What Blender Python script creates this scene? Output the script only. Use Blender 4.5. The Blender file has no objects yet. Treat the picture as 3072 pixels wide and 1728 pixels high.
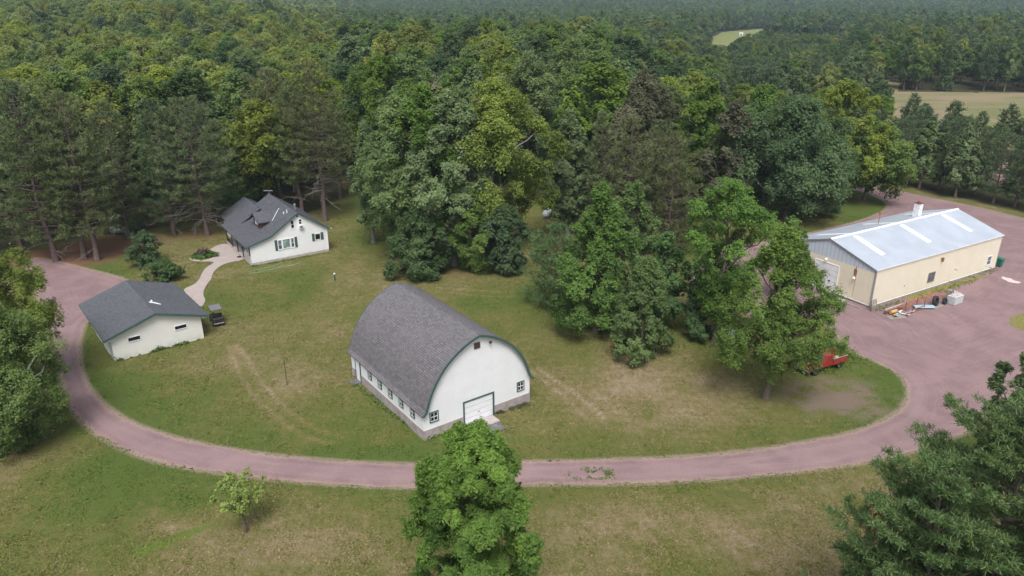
import bpy, bmesh, math, random
import numpy as np
from mathutils import Matrix, Vector
S = bpy.context.scene
C = S.collection
R = math.radians
# ------------------------------------------------------------------ camera
FPX, PITCH, ROLL, CAMH = 2198.98, R(21.5837), R(-0.221), 36.0
_cp, _sp = math.cos(PITCH), math.sin(PITCH)
_r0 = np.array([1., 0, 0]); _u0 = np.array([0, _sp, _cp]); FW = np.array([0, _cp, -_sp])
RT = _r0*math.cos(ROLL)+_u0*math.sin(ROLL); UP = -_r0*math.sin(ROLL)+_u0*math.cos(ROLL)
cam = bpy.data.cameras.new('camera'); co = bpy.data.objects.new('camera', cam); C.objects.link(co)
cam.sensor_width = 36; cam.lens = FPX/3072*36; cam.clip_end = 30000; cam.clip_start = .5
co.matrix_world = Matrix(((RT[0], UP[0], -FW[0], 0), (RT[1], UP[1], -FW[1], 0), (RT[2], UP[2], -FW[2], CAMH), (0, 0, 0, 1)))
S.camera = co
# ------------------------------------------------------------------ world, sun, exposure
SUN_EL, SUN_ROT = R(58), R(181)       # direction the light comes from: rotation measured from +Y towards +X
w = bpy.data.worlds.new('World'); S.world = w; w.use_nodes = True
nt = w.node_tree; nt.nodes.clear()
sky = nt.nodes.new('ShaderNodeTexSky'); sky.sky_type = 'NISHITA'; sky.sun_disc = False
sky.sun_elevation = SUN_EL; sky.sun_rotation = SUN_ROT; sky.air_density = 1.0; sky.dust_density = 3.0; sky.ozone_density = 1.0
hs = nt.nodes.new('ShaderNodeHueSaturation'); hs.inputs['Saturation'].default_value = .5
bg = nt.nodes.new('ShaderNodeBackground'); bg.inputs['Strength'].default_value = .118
wo = nt.nodes.new('ShaderNodeOutputWorld')
nt.links.new(sky.outputs[0], hs.inputs['Color']); nt.links.new(hs.outputs[0], bg.inputs['Color']); nt.links.new(bg.outputs[0], wo.inputs['Surface'])
sl = bpy.data.lights.new('sun', 'SUN'); sl.energy = 2.0; sl.angle = R(24); sl.color = (1, .98, .955)
so = bpy.data.objects.new('sun', sl); C.objects.link(so)
sd = Vector((math.sin(SUN_ROT)*math.cos(SUN_EL), math.cos(SUN_ROT)*math.cos(SUN_EL), math.sin(SUN_EL)))
so.rotation_euler = sd.to_track_quat('Z', 'Y').to_euler(); so.location = (0, 0, 80)
S.view_settings.view_transform = 'Standard'; S.view_settings.look = 'None'; S.view_settings.exposure = 0.62; S.view_settings.gamma = 1
S.render.engine = 'CYCLES'
cy = S.cycles
cy.use_denoising = True
try: cy.denoiser = 'OPENIMAGEDENOISE'
except Exception: pass
cy.max_bounces = 6; cy.diffuse_bounces = 4; cy.glossy_bounces = 2; cy.transmission_bounces = 3; cy.volume_bounces = 0; cy.transparent_max_bounces = 6
cy.use_adaptive_sampling = True; cy.adaptive_threshold = .02
# ------------------------------------------------------------------ pixel -> place (V = 2576 px wide reading of the photo)
VS = 3072/2576.
def ray(px, py): return FW+RT*(px-1536)/FPX-UP*(py-864)/FPX
def gp(px, py, z=0.):
    d = ray(px, py); t = (z-CAMH)/d[2]; return np.array([d[0]*t, d[1]*t, z])
def gv(x, y, z=0.): return gp(x*VS, y*VS, z)
def height_at(base, topv_y, topv_x=None):
    bx = base[0]
    # depth of base along y; find z where the ray at the top row crosses that depth
    px = 1536+FPX*bx/(base[1]*_cp+CAMH*_sp) if topv_x is None else topv_x*VS
    d = ray(px, topv_y*VS); t = base[1]/d[1]; return CAMH+d[2]*t
def depth(p): return p[1]*_cp-(p[2]-CAMH)*_sp
# ------------------------------------------------------------------ naming helpers
def tag(o, label=None, cat=None, group=None, kind=None):
    if label: o['label'] = label
    if cat: o['category'] = cat
    if group: o['group'] = group
    if kind: o['kind'] = kind
    return o
def thing(name, label, cat, loc=(0, 0, 0), rz=0., group=None):
    o = bpy.data.objects.new(name, None); C.objects.link(o); o.empty_display_size = .3
    o.location = loc; o.rotation_euler = (0, 0, rz)
    return tag(o, label, cat, group)
def link(name, me, mat=None, parent=None):
    o = bpy.data.objects.new(name, me); C.objects.link(o)
    if mat is not None:
        for m in (mat if isinstance(mat, (list, tuple)) else [mat]): me.materials.append(m)
    if parent is not None: o.parent = parent
    return o
# ------------------------------------------------------------------ materials
def nodes_of(name):
    m = bpy.data.materials.new(name); m.use_nodes = True; t = m.node_tree; t.nodes.clear(); return m, t
class N:
    def __init__(s, t): s.t = t
    def n(s, typ, **kw):
        x = s.t.nodes.new(typ)
        for k, v in kw.items(): setattr(x, k, v)
        return x
    def l(s, a, b): s.t.links.new(a, b)
    def val(s, x, sock):
        if hasattr(x, 'default_value') or hasattr(x, 'is_output'): s.l(x, sock)
        else: sock.default_value = x
    def math(s, op, a, b=0., c=None, clamp=False):
        x = s.n('ShaderNodeMath', operation=op); x.use_clamp = clamp
        s.val(a, x.inputs[0]); s.val(b, x.inputs[1])
        if c is not None: s.val(c, x.inputs[2])
        return x.outputs[0]
    def mix(s, f, a, b, mode='MIX'):
        x = s.n('ShaderNodeMix', data_type='RGBA', blend_type=mode)
        s.val(f, x.inputs[0])
        for v, i in ((a, 6), (b, 7)):
            if isinstance(v, (tuple, list)): x.inputs[i].default_value = (*v[:3], 1)
            else: s.l(v, x.inputs[i])
        return x.outputs[2]
    def noise(s, scale, detail=3., rough=.55, vec=None, dist=0.):
        x = s.n('ShaderNodeTexNoise'); x.inputs['Scale'].default_value = scale; x.inputs['Detail'].default_value = detail
        x.inputs['Roughness'].default_value = rough; x.inputs['Distortion'].default_value = dist
        if vec is not None: s.l(vec, x.inputs['Vector'])
        return x.outputs[0]
    def ramp(s, f, lo, hi):
        x = s.n('ShaderNodeMapRange'); x.inputs[1].default_value = lo; x.inputs[2].default_value = hi; x.interpolation_type = 'SMOOTHSTEP'
        s.l(f, x.inputs[0]); return x.outputs[0]
    def attr(s, name):
        x = s.n('ShaderNodeAttribute', attribute_name=name); return x.outputs['Fac']
    def pos(s): return s.n('ShaderNodeNewGeometry').outputs['Position']
    def obj(s): return s.n('ShaderNodeTexCoord').outputs['Object']
    def mapv(s, vec, scale=(1, 1, 1), rot=(0, 0, 0)):
        x = s.n('ShaderNodeMapping'); s.l(vec, x.inputs[0]); x.inputs['Scale'].default_value = scale; x.inputs['Rotation'].default_value = rot; return x.outputs[0]
    def out(s, col, rough=.8, spec=.3, metal=0., bump=None, bstr=.3, bdist=.05):
        p = s.n('ShaderNodeBsdfPrincipled'); o = s.n('ShaderNodeOutputMaterial')
        if isinstance(col, (tuple, list)): p.inputs['Base Color'].default_value = (*col[:3], 1)
        else: s.l(col, p.inputs['Base Color'])
        s.val(rough, p.inputs['Roughness']); p.inputs['Metallic'].default_value = metal
        p.inputs['Specular IOR Level'].default_value = spec
        if bump is not None:
            b = s.n('ShaderNodeBump'); b.inputs['Strength'].default_value = bstr; b.inputs['Distance'].default_value = bdist
            s.l(bump, b.inputs['Height']); s.l(b.outputs[0], p.inputs['Normal'])
        s.l(p.outputs[0], o.inputs[0]); return p
def weathered(name, col, rough=.6, var=.15, scale=3., spec=.3, metal=0., dirt=None, dirtamt=.3):
    m, t = nodes_of(name); k = N(t); v = k.obj()
    n1 = k.noise(scale, 5, .6, v); n2 = k.noise(scale*8, 3, .6, v)
    f = k.math('ADD', k.math('MULTIPLY', n1, .7), k.math('MULTIPLY', n2, .3))
    f = k.ramp(f, .3, .7)
    c = k.mix(f, tuple(x*(1-var) for x in col), tuple(min(1, x*(1+var)) for x in col))
    if dirt:
        n3 = k.ramp(k.noise(scale*.6, 6, .7, v, 1.), .5, .75)
        c = k.mix(k.math('MULTIPLY', n3, dirtamt), c, dirt)
    k.out(c, rough, spec, metal, n2, .15, .01); return m
def siding(name, col, period=.19, vertical=False, depthf=.1, axis=2, dirt=(.35, .33, .28), dirtz=.0):
    m, t = nodes_of(name); k = N(t); v = k.obj()
    x = k.n('ShaderNodeSeparateXYZ'); k.l(v, x.inputs[0])
    a = x.outputs[axis] if not vertical else k.math('ADD', x.outputs[0], x.outputs[1])
    fr = k.math('FRACT', k.math('DIVIDE', a, period))
    line = k.math('LESS_THAN', fr, .12 if not vertical else .16)
    n1 = k.noise(.6, 5, .6, v); n2 = k.noise(9, 3, .6, k.mapv(v, (1, 1, .15)))
    c = k.mix(k.ramp(n1, .3, .75), tuple(q*.93 for q in col), col)
    c = k.mix(k.math('MULTIPLY', k.ramp(n2, .5, .8), .10), c, dirt)
    c = k.mix(k.math('MULTIPLY', line, depthf*2.2), c, tuple(q*.45 for q in col))
    low = k.math('MULTIPLY', k.ramp(x.outputs[2], 1.0+dirtz, .1+dirtz), k.ramp(k.noise(1.5, 5, .65, v), .35, .7))
    c = k.mix(k.math('MULTIPLY', low, .35), c, dirt)
    k.out(c, .5, .3, 0, fr if not vertical else k.math('PINGPONG', fr, .5), .5, .02); return m
def shingle(name, c1, c2, c3, patch=(.25, .28, .28), uneven=.5, bw=.34, bh=.15):
    m, t = nodes_of(name); k = N(t)
    uv = k.n('ShaderNodeUVMap'); uv.uv_map = 'UVMap'; v = uv.outputs[0]
    # courses that wander a little
    d = k.n('ShaderNodeTexNoise'); d.inputs['Scale'].default_value = .8; k.l(v, d.inputs['Vector'])
    vv = k.n('ShaderNodeMix', data_type='VECTOR'); vv.inputs[0].default_value = .06*uneven
    k.l(v, vv.inputs[4]); k.l(d.outputs['Color'], vv.inputs[5])
    b = k.n('ShaderNodeTexBrick'); k.l(vv.outputs[1], b.inputs['Vector'])
    b.inputs['Scale'].default_value = 1; b.inputs['Brick Width'].default_value = bw; b.inputs['Row Height'].default_value = bh
    b.inputs['Mortar Size'].default_value = .018; b.inputs['Mortar Smooth'].default_value = .4; b.inputs['Bias'].default_value = -.1
    b.inputs['Color1'].default_value = (*c1, 1); b.inputs['Color2'].default_value = (*c2, 1); b.inputs['Mortar'].default_value = (*[x*.35 for x in c3], 1)
    n1 = k.ramp(k.noise(.45, 5, .65, v, .5), .35, .7)
    c = k.mix(k.math('MULTIPLY', n1, .55), b.outputs['Color'], c3)
    n2 = k.ramp(k.noise(.22, 4, .7, v, 1.2), .6, .72)
    c = k.mix(k.math('MULTIPLY', n2, .5*uneven), c, patch)
    n3 = k.noise(30, 2, .5, v)
    c = k.mix(.25, c, k.mix(n3, (.03, .03, .035), (.4, .4, .42)), 'OVERLAY')
    h = k.math('SUBTRACT', k.math('MULTIPLY', k.noise(5, 3, .6, v), .6*uneven), b.outputs['Fac'])
    k.out(c, .9, .15, 0, h, .8, .03); return m
def plain(name, col, rough=.5, spec=.4, metal=0.): return weathered(name, col, rough, .08, 4, spec, metal)
def glass_mat(name, col=(.012, .014, .016), rough=.12):
    m, t = nodes_of(name); k = N(t); v = k.obj()
    c = k.mix(k.ramp(k.noise(1.3, 2, .5, v), .35, .7), tuple(x*.6 for x in col), tuple(x*1.5 for x in col))
    k.out(c, rough, .6); return m
def foliage(name, dark, light, transl=.5, hue=.022, val=.2, sat=.25):
    m, t = nodes_of(name); k = N(t)
    oi = k.n('ShaderNodeObjectInfo').outputs['Random']
    c = k.mix(k.attr('tint'), dark, light)
    h = k.n('ShaderNodeHueSaturation'); k.l(c, h.inputs['Color'])
    r2 = k.math('FRACT', k.math('MULTIPLY', oi, 7.31)); r3 = k.math('FRACT', k.math('MULTIPLY', oi, 13.77))
    k.l(k.math('ADD', k.math('MULTIPLY', oi, hue), .5-hue/2), h.inputs['Hue'])
    k.l(k.math('ADD', k.math('MULTIPLY', r2, val), 1-val*.5), h.inputs['Value'])
    k.l(k.math('ADD', k.math('MULTIPLY', r3, sat), 1-sat*.6), h.inputs['Saturation'])
    p = k.n('ShaderNodeBsdfPrincipled'); k.l(h.outputs[0], p.inputs['Base Color']); p.inputs['Roughness'].default_value = .55; p.inputs['Specular IOR Level'].default_value = .25
    tr = k.n('ShaderNodeBsdfTranslucent'); k.l(h.outputs[0], tr.inputs['Color'])
    mx = k.n('ShaderNodeMixShader'); mx.inputs[0].default_value = transl
    k.l(p.outputs[0], mx.inputs[1]); k.l(tr.outputs[0], mx.inputs[2])
    o = k.n('ShaderNodeOutputMaterial'); k.l(mx.outputs[0], o.inputs[0]); return m
M = {}
M['bark'] = weathered('bark', (.13, .105, .085), .9, .35, 5)
M['bark_grey'] = weathered('bark_grey', (.24, .215, .20), .9, .25, 5)
M['bark_pine'] = weathered('bark_pine', (.155, .11, .10), .9, .3, 4)
M['bark_birch'] = weathered('bark_birch', (.62, .60, .57), .8, .2, 5, dirt=(.05, .05, .05), dirtamt=.7)
M['deadwood'] = weathered('deadwood', (.22, .185, .175), .9, .2, 5)
M['leaf_mid'] = foliage('leaf_mid', (0.0854, 0.1464, 0.0366), (0.244, 0.3599, 0.083))
M['leaf_yellow'] = foliage('leaf_yellow', (0.1232, 0.1736, 0.0314), (0.3248, 0.4032, 0.0672))
M['leaf_dark'] = foliage('leaf_dark', (0.0585, 0.1066, 0.0442), (0.1625, 0.2535, 0.0936))
M['leaf_blue'] = foliage('leaf_blue', (0.1056, 0.1615, 0.0683), (0.3105, 0.4161, 0.1677))
M['leaf_bronze'] = foliage('leaf_bronze', (.095, .100, .052), (.235, .235, .130))
M['leaf_ash'] = foliage('leaf_ash', (.048, .108, .020), (.260, .400, .066))
M['leaf_maple'] = foliage('leaf_maple', (.072, .140, .044), (.225, .370, .108))
M['leaf_forest'] = foliage('leaf_forest', (.135, .182, .032), (.365, .425, .085), hue=.03, val=.45)
M['leaf_sapling'] = foliage('leaf_sapling', (.19, .30, .05), (.38, .50, .10), .4)
M['leaf_fresh'] = foliage('leaf_fresh', (.085, .148, .038), (.245, .375, .095))
M['leaf_far'] = foliage('leaf_far', (0.1103, 0.168, 0.0609), (0.2467, 0.3413, 0.1208), hue=.05, val=.55)
M['needle_red'] = foliage('needle_red', (0.0422, 0.0621, 0.0248), (0.2049, 0.2484, 0.082), .12, .03, .25)
M['needle_white'] = foliage('needle_white', (.042, .090, .026), (.150, .250, .062), .15, .02, .2)
M['needle_dark'] = foliage('needle_dark', (0.038, 0.0683, 0.0329), (0.1392, 0.2024, 0.0784), .12)
M['needle_dead'] = foliage('needle_dead', (.16, .045, .022), (.34, .11, .05), .1)
M['green_trim'] = weathered('green_trim', (.055, .105, .098), .45, .12, 3)
M['white_paint'] = weathered('white_paint', (.78, .79, .81), .5, .05, 2, dirt=(.5, .48, .45), dirtamt=.2)
M['glass'] = glass_mat('window_glass')
M['glass_green'] = glass_mat('curtain_glass', (.20, .27, .24), .25)
M['glass_grey'] = glass_mat('screen_glass', (.10, .11, .13), .3)
M['concrete'] = weathered('concrete', (.42, .37, .36), .85, .15, 2, dirt=(.2, .18, .16), dirtamt=.5)
M['path_concrete'] = weathered('path_concrete', (.40, .335, .31), .85, .10, 1.5, dirt=(.3, .24, .22), dirtamt=.5)
M['stone'] = weathered('foundation_stone', (.36, .31, .30), .9, .22, 1.6, dirt=(.2, .17, .15), dirtamt=.6)
M['asphalt'] = weathered('asphalt', (.13, .125, .135), .9, .3, 2, dirt=(.33, .30, .30), dirtamt=.6)
M['steel'] = weathered('steel', (.5, .52, .55), .4, .15, 3, .5, .7)
M['dark_metal'] = weathered('dark_metal', (.06, .055, .05), .6, .3, 4)
M['rust'] = weathered('rust', (.27, .12, .06), .85, .35, 5)
M['rubber'] = weathered('rubber', (.03, .03, .032), .75, .3, 5)
M['black_plastic'] = weathered('black_plastic', (.02, .021, .025), .4, .2, 4)
M['wood_grey'] = weathered('weathered_wood', (.27, .23, .20), .85, .3, 4)
M['wood_brown'] = weathered('brown_siding', (.13, .055, .042), .8, .25, 3)
M['orange_paint'] = weathered('orange_paint', (.42, .16, .095), .6, .2, 4, dirt=(.25, .12, .08), dirtamt=.5)
M['yellow_paint'] = weathered('yellow_paint', (.55, .33, .10), .6, .2, 4)
M['red_paint'] = weathered('red_paint', (.30, .030, .026), .35, .15, 3, .5)
M['green_plastic'] = weathered('green_plastic', (.02, .16, .11), .45, .15, 3)
M['tank_paint'] = weathered('tank_paint', (.50, .53, .54), .45, .12, 3, dirt=(.2, .2, .18), dirtamt=.5)
M['tank_blue'] = weathered('tank_blue', (.30, .40, .46), .45, .15, 3)
# ------------------------------------------------------------------ mesh builders
class MB:
    def __init__(s): s.v = []; s.f = []; s.uv = []
    def add(s, vs, fs):
        o = len(s.v); s.v += [tuple(map(float, p)) for p in vs]; s.f += [tuple(i+o for i in f) for f in fs]; return s
    def box(s, x0, x1, y0, y1, z0, z1):
        if x0 > x1: x0, x1 = x1, x0
        if y0 > y1: y0, y1 = y1, y0
        if z0 > z1: z0, z1 = z1, z0
        return s.add([(x0, y0, z0), (x1, y0, z0), (x1, y1, z0), (x0, y1, z0), (x0, y0, z1), (x1, y0, z1), (x1, y1, z1), (x0, y1, z1)],
              [(0, 3, 2, 1), (4, 5, 6, 7), (0, 1, 5, 4), (1, 2, 6, 5), (2, 3, 7, 6), (3, 0, 4, 7)])
    def extrude(s, poly, axis, a, b):
        """poly: list of 2D points; extruded along axis 0/1/2 from a to b"""
        n = len(poly)
        def P(p, t):
            if axis == 0: return (t, p[0], p[1])
            if axis == 1: return (p[0], t, p[1])
            return (p[0], p[1], t)
        vs = [P(p, a) for p in poly]+[P(p, b) for p in poly]
        fs = [tuple(range(n))[::-1], tuple(range(n, 2*n))]+[(i, (i+1) % n, n+(i+1) % n, n+i) for i in range(n)]
        return s.add(vs, fs)
    def tube(s, pts, rad, sides=8, cap=True):
        pts = [Vector(p) for p in pts]; n = len(pts)
        if not hasattr(rad, '__len__'): rad = [rad]*n
        o = len(s.v); ref = Vector((0, 0, 1))
        for i, p in enumerate(pts):
            d = (pts[min(i+1, n-1)]-pts[max(i-1, 0)]).normalized()
            rf = ref if abs(d.z) < .95 else Vector((1, 0, 0))
            a = d.cross(rf).normalized(); b = d.cross(a).normalized()
            for k in range(sides):
                t = 2*math.pi*k/sides; q = p+(a*math.cos(t)+b*math.sin(t))*rad[i]; s.v.append(tuple(q))
        for i in range(n-1):
            for k in range(sides):
                k2 = (k+1) % sides; s.f.append((o+i*sides+k, o+i*sides+k2, o+(i+1)*sides+k2, o+(i+1)*sides+k))
        if cap:
            s.f.append(tuple(o+k for k in range(sides))[::-1]); s.f.append(tuple(o+(n-1)*sides+k for k in range(sides)))
        return s
    def lathe(s, prof, sides=20, origin=(0, 0, 0), axis='z'):
        """prof: (radius, height)"""
        o = len(s.v)
        for r, h in prof:
            for k in range(sides):
                t = 2*math.pi*k/sides; c, d = r*math.cos(t), r*math.sin(t)
                p = {'z': (c, d, h), 'x': (h, c, d), 'y': (c, h, d)}[axis]
                s.v.append(tuple(p[i]+origin[i] for i in range(3)))
        for i in range(len(prof)-1):
            for k in range(sides):
                k2 = (k+1) % sides; s.f.append((o+i*sides+k, o+i*sides+k2, o+(i+1)*sides+k2, o+(i+1)*sides+k))
        s.f.append(tuple(o+k for k in range(sides))[::-1]); s.f.append(tuple(o+(len(prof)-1)*sides+k for k in range(sides)))
        return s
    def build(s, name, mat, parent=None, bevel=0., smooth=False, xf=None):
        me = bpy.data.meshes.new(name); me.from_pydata(s.v, [], s.f)
        bm = bmesh.new(); bm.from_mesh(me)
        if xf is not None: bm.transform(xf)
        bmesh.ops.recalc_face_normals(bm, faces=bm.faces)
        if bevel > 0:
            es = [e for e in bm.edges if len(e.link_faces) == 2 and e.calc_face_angle(0) > .6]
            bmesh.ops.bevel(bm, geom=es, offset=bevel, segments=2, affect='EDGES', profile=.6)
        bm.to_mesh(me); bm.free()
        if smooth: me.shade_smooth()
        return link(name, me, mat, parent)
def roofmesh(name, profile, v0, v1, mat, parent, thick=.12, seg=14, wob=.0, seed=0):
    """profile: list of (u,z) along the top surface, extruded v0..v1, with metre UVs"""
    bm = bmesh.new(); uvl = bm.loops.layers.uv.new('UVMap')
    # refine the profile
    P = [np.array(p, float) for p in profile]; Q = [P[0]]
    for a, b in zip(P[:-1], P[1:]):
        n = max(1, int(np.linalg.norm(b-a)/.7))
        for i in range(1, n+1): Q.append(a+(b-a)*i/n)
    arc = [0]
    for a, b in zip(Q[:-1], Q[1:]): arc.append(arc[-1]+np.linalg.norm(b-a))
    rng = np.random.RandomState(seed)
    vs = np.linspace(v0, v1, seg+1); rows = []
    for j, v in enumerate(vs):
        row = []
        for i, q in enumerate(Q):
            dz = rng.uniform(-wob, wob) if 0 < i < len(Q)-1 and 0 < j < seg else 0
            row.append((bm.verts.new((q[0], v, q[1]+dz)), bm.verts.new((q[0], v, q[1]-thick))))
        rows.append(row)
    for j in range(seg):
        for i in range(len(Q)-1):
            f = bm.faces.new([rows[j][i][0], rows[j][i+1][0], rows[j+1][i+1][0], rows[j+1][i][0]])
            for lp, (ii, jj) in zip(f.loops, ((i, j), (i+1, j), (i+1, j+1), (i, j+1))): lp[uvl].uv = (vs[jj], arc[ii])
            bm.faces.new([rows[j][i][1], rows[j+1][i][1], rows[j+1][i+1][1], rows[j][i+1][1]])
    for j in range(seg):
        for i in (0, len(Q)-1):
            bm.faces.new([rows[j][i][0], rows[j+1][i][0], rows[j+1][i][1], rows[j][i][1]])
    for i in range(len(Q)-1):
        for j in (0, seg):
            bm.faces.new([rows[j][i][0], rows[j][i][1], rows[j][i+1][1], rows[j][i+1][0]])
    bmesh.ops.recalc_face_normals(bm, faces=bm.faces)
    me = bpy.data.meshes.new(name); bm.to_mesh(me); bm.free()
    return link(name, me, mat, parent)
def wb(mb, pl, a0, a1, z0, z1, d0, d1, off=0.):
    """box on a wall. pl: 'F' outward -v at v=off; 'B' outward +v; 'S' outward -u at u=off; 'T' outward +u. d = distance out from the wall"""
    if pl == 'F': mb.box(a0, a1, off-d1, off-d0, z0, z1)
    elif pl == 'B': mb.box(a0, a1, off+d0, off+d1, z0, z1)
    elif pl == 'S': mb.box(off-d1, off-d0, a0, a1, z0, z1)
    else: mb.box(off+d0, off+d1, a0, a1, z0, z1)
def window(par, pl, a0, a1, z0, z1, fmat, sashmat=None, gl=None, grid=(1, 1), fw=.09, off=0., shut=None, split=False):
    if a0 > a1: a0, a1 = a1, a0
    m = MB()
    wb(m, pl, a0, a1, z1-fw, z1, 0, .07, off); wb(m, pl, a0, a1, z0, z0+fw, 0, .08, off)
    wb(m, pl, a0, a0+fw, z0+fw, z1-fw, 0, .07, off); wb(m, pl, a1-fw, a1, z0+fw, z1-fw, 0, .07, off)
    win = m.build('window', fmat, par)
    p = MB(); wb(p, pl, a0+fw, a1-fw, z0+fw, z1-fw, 0, .02, off); p.build('pane', gl or M['glass'], win)
    b = MB(); i0, i1, j0, j1 = a0+fw, a1-fw, z0+fw, z1-fw; g = .045
    if sashmat:
        wb(b, pl, i0, i1, j1-g, j1, .02, .045, off); wb(b, pl, i0, i1, j0, j0+g, .02, .045, off)
        wb(b, pl, i0, i0+g, j0+g, j1-g, .02, .045, off); wb(b, pl, i1-g, i1, j0+g, j1-g, .02, .045, off)
        for k in range(1, grid[0]): x = i0+(i1-i0)*k/grid[0]; wb(b, pl, x-g/2, x+g/2, j0+g, j1-g, .02, .042, off)
        for k in range(1, grid[1]): z = j0+(j1-j0)*k/grid[1]; wb(b, pl, i0+g, i1-g, z-g/2, z+g/2, .02, .047, off)
        b.build('sash', sashmat, win)
    return win
# ------------------------------------------------------------------ numpy meshes
def np_mesh(name, V, F, tint=None, mats=None, mi=None):
    """V (n,3), F (m,k) k = 3 or 4 faces; tint per face"""
    me = bpy.data.meshes.new(name); n, m, k = len(V), len(F), F.shape[1]
    me.vertices.add(n); me.vertices.foreach_set('co', np.asarray(V, np.float32).ravel())
    me.loops.add(m*k); me.loops.foreach_set('vertex_index', F.astype(np.int32).ravel())
    me.polygons.add(m); me.polygons.foreach_set('loop_start', np.arange(0, m*k, k, dtype=np.int32))
    me.update(calc_edges=True)
    if tint is not None:
        a = me.attributes.new('tint', 'FLOAT', 'FACE'); a.data.foreach_set('value', np.asarray(tint, np.float32))
    if mats:
        for x in mats: me.materials.append(x)
    if mi is not None: me.polygons.foreach_set('material_index', np.asarray(mi, np.int32))
    return me
def unit(a): return a/np.maximum(np.linalg.norm(a, axis=-1, keepdims=True), 1e-9)
def leaves(pos, nrm, size, rng, aspect=1.5, tint=None):
    n = len(pos); r = unit(rng.normal(size=(n, 3))); t = unit(np.cross(nrm, r)); b = np.cross(nrm, t)
    s = size*rng.uniform(.6, 1.35, n)[:, None]
    L = t*s*.5*aspect; W = b*s*.5
    bend = nrm*s*.12
    V = np.stack([pos-L-bend, pos-W+bend*.5, pos+L-bend, pos+W+bend*.5], 1).reshape(-1, 3)
    F = np.arange(n*4).reshape(n, 4); return V, F, tint
def tubes_np(paths, sides=5):
    """paths: list of (pts (n,3), radii (n,)) -> V,F"""
    Vs, Fs, o = [], [], 0; ang = np.linspace(0, 2*np.pi, sides, endpoint=False)
    for P, r in paths:
        P = np.asarray(P, float); n = len(P); d = np.gradient(P, axis=0); d = unit(d)
        rf = np.where(np.abs(d[:, 2:3]) < .95, [[0, 0, 1.]], [[1., 0, 0]]); a = unit(np.cross(d, rf)); b = np.cross(d, a)
        ring = P[:, None]+(a[:, None]*np.cos(ang)[None, :, None]+b[:, None]*np.sin(ang)[None, :, None])*np.asarray(r)[:, None, None]
        Vs.append(ring.reshape(-1, 3)); i = np.arange(n-1)[:, None]*sides; k = np.arange(sides)[None]; k2 = (k+1) % sides
        Fs.append((np.stack([i+k, i+k2, i+sides+k2, i+sides+k], -1)+o).reshape(-1, 4)); o += n*sides
    return np.concatenate(Vs), np.concatenate(Fs)
def curve(a, b, sag, rng, n=6, wob=.05):
    a, b = np.asarray(a, float), np.asarray(b, float); t = np.linspace(0, 1, n)[:, None]; L = np.linalg.norm(b-a)
    p = a+(b-a)*t; p[:, 2] += sag*np.sin(t[:, 0]*np.pi)
    w = rng.normal(size=(n, 3))*wob*L*.5; w[0] = 0; w[-1] = 0; return p+w
PROF = {  # crown outline: (t up the crown, radius)
 'round': ([0, .12, .35, .6, .82, .95, 1.], [.35, .75, 1., .95, .68, .38, .08]),
 'oval': ([0, .12, .3, .55, .8, .94, 1.], [.30, .70, .95, 1., .66, .32, .06]),
 'egg': ([0, .1, .3, .5, .75, .92, 1.], [.55, .92, 1., .86, .52, .22, .04]),
 'vase': ([0, .15, .4, .65, .85, .95, 1.], [.20, .45, .8, 1., .82, .5, .15]),
 'dome': ([0, .2, .5, .75, .92, 1.], [.55, .9, 1., .86, .52, .12]),
 'plume': ([0, .08, .25, .5, .72, .88, 1.], [.70, .95, 1., .92, .80, .56, .16]),
 'spire': ([0, .1, .3, .6, .85, 1.], [.5, .9, .95, .6, .3, .04])}
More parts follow.
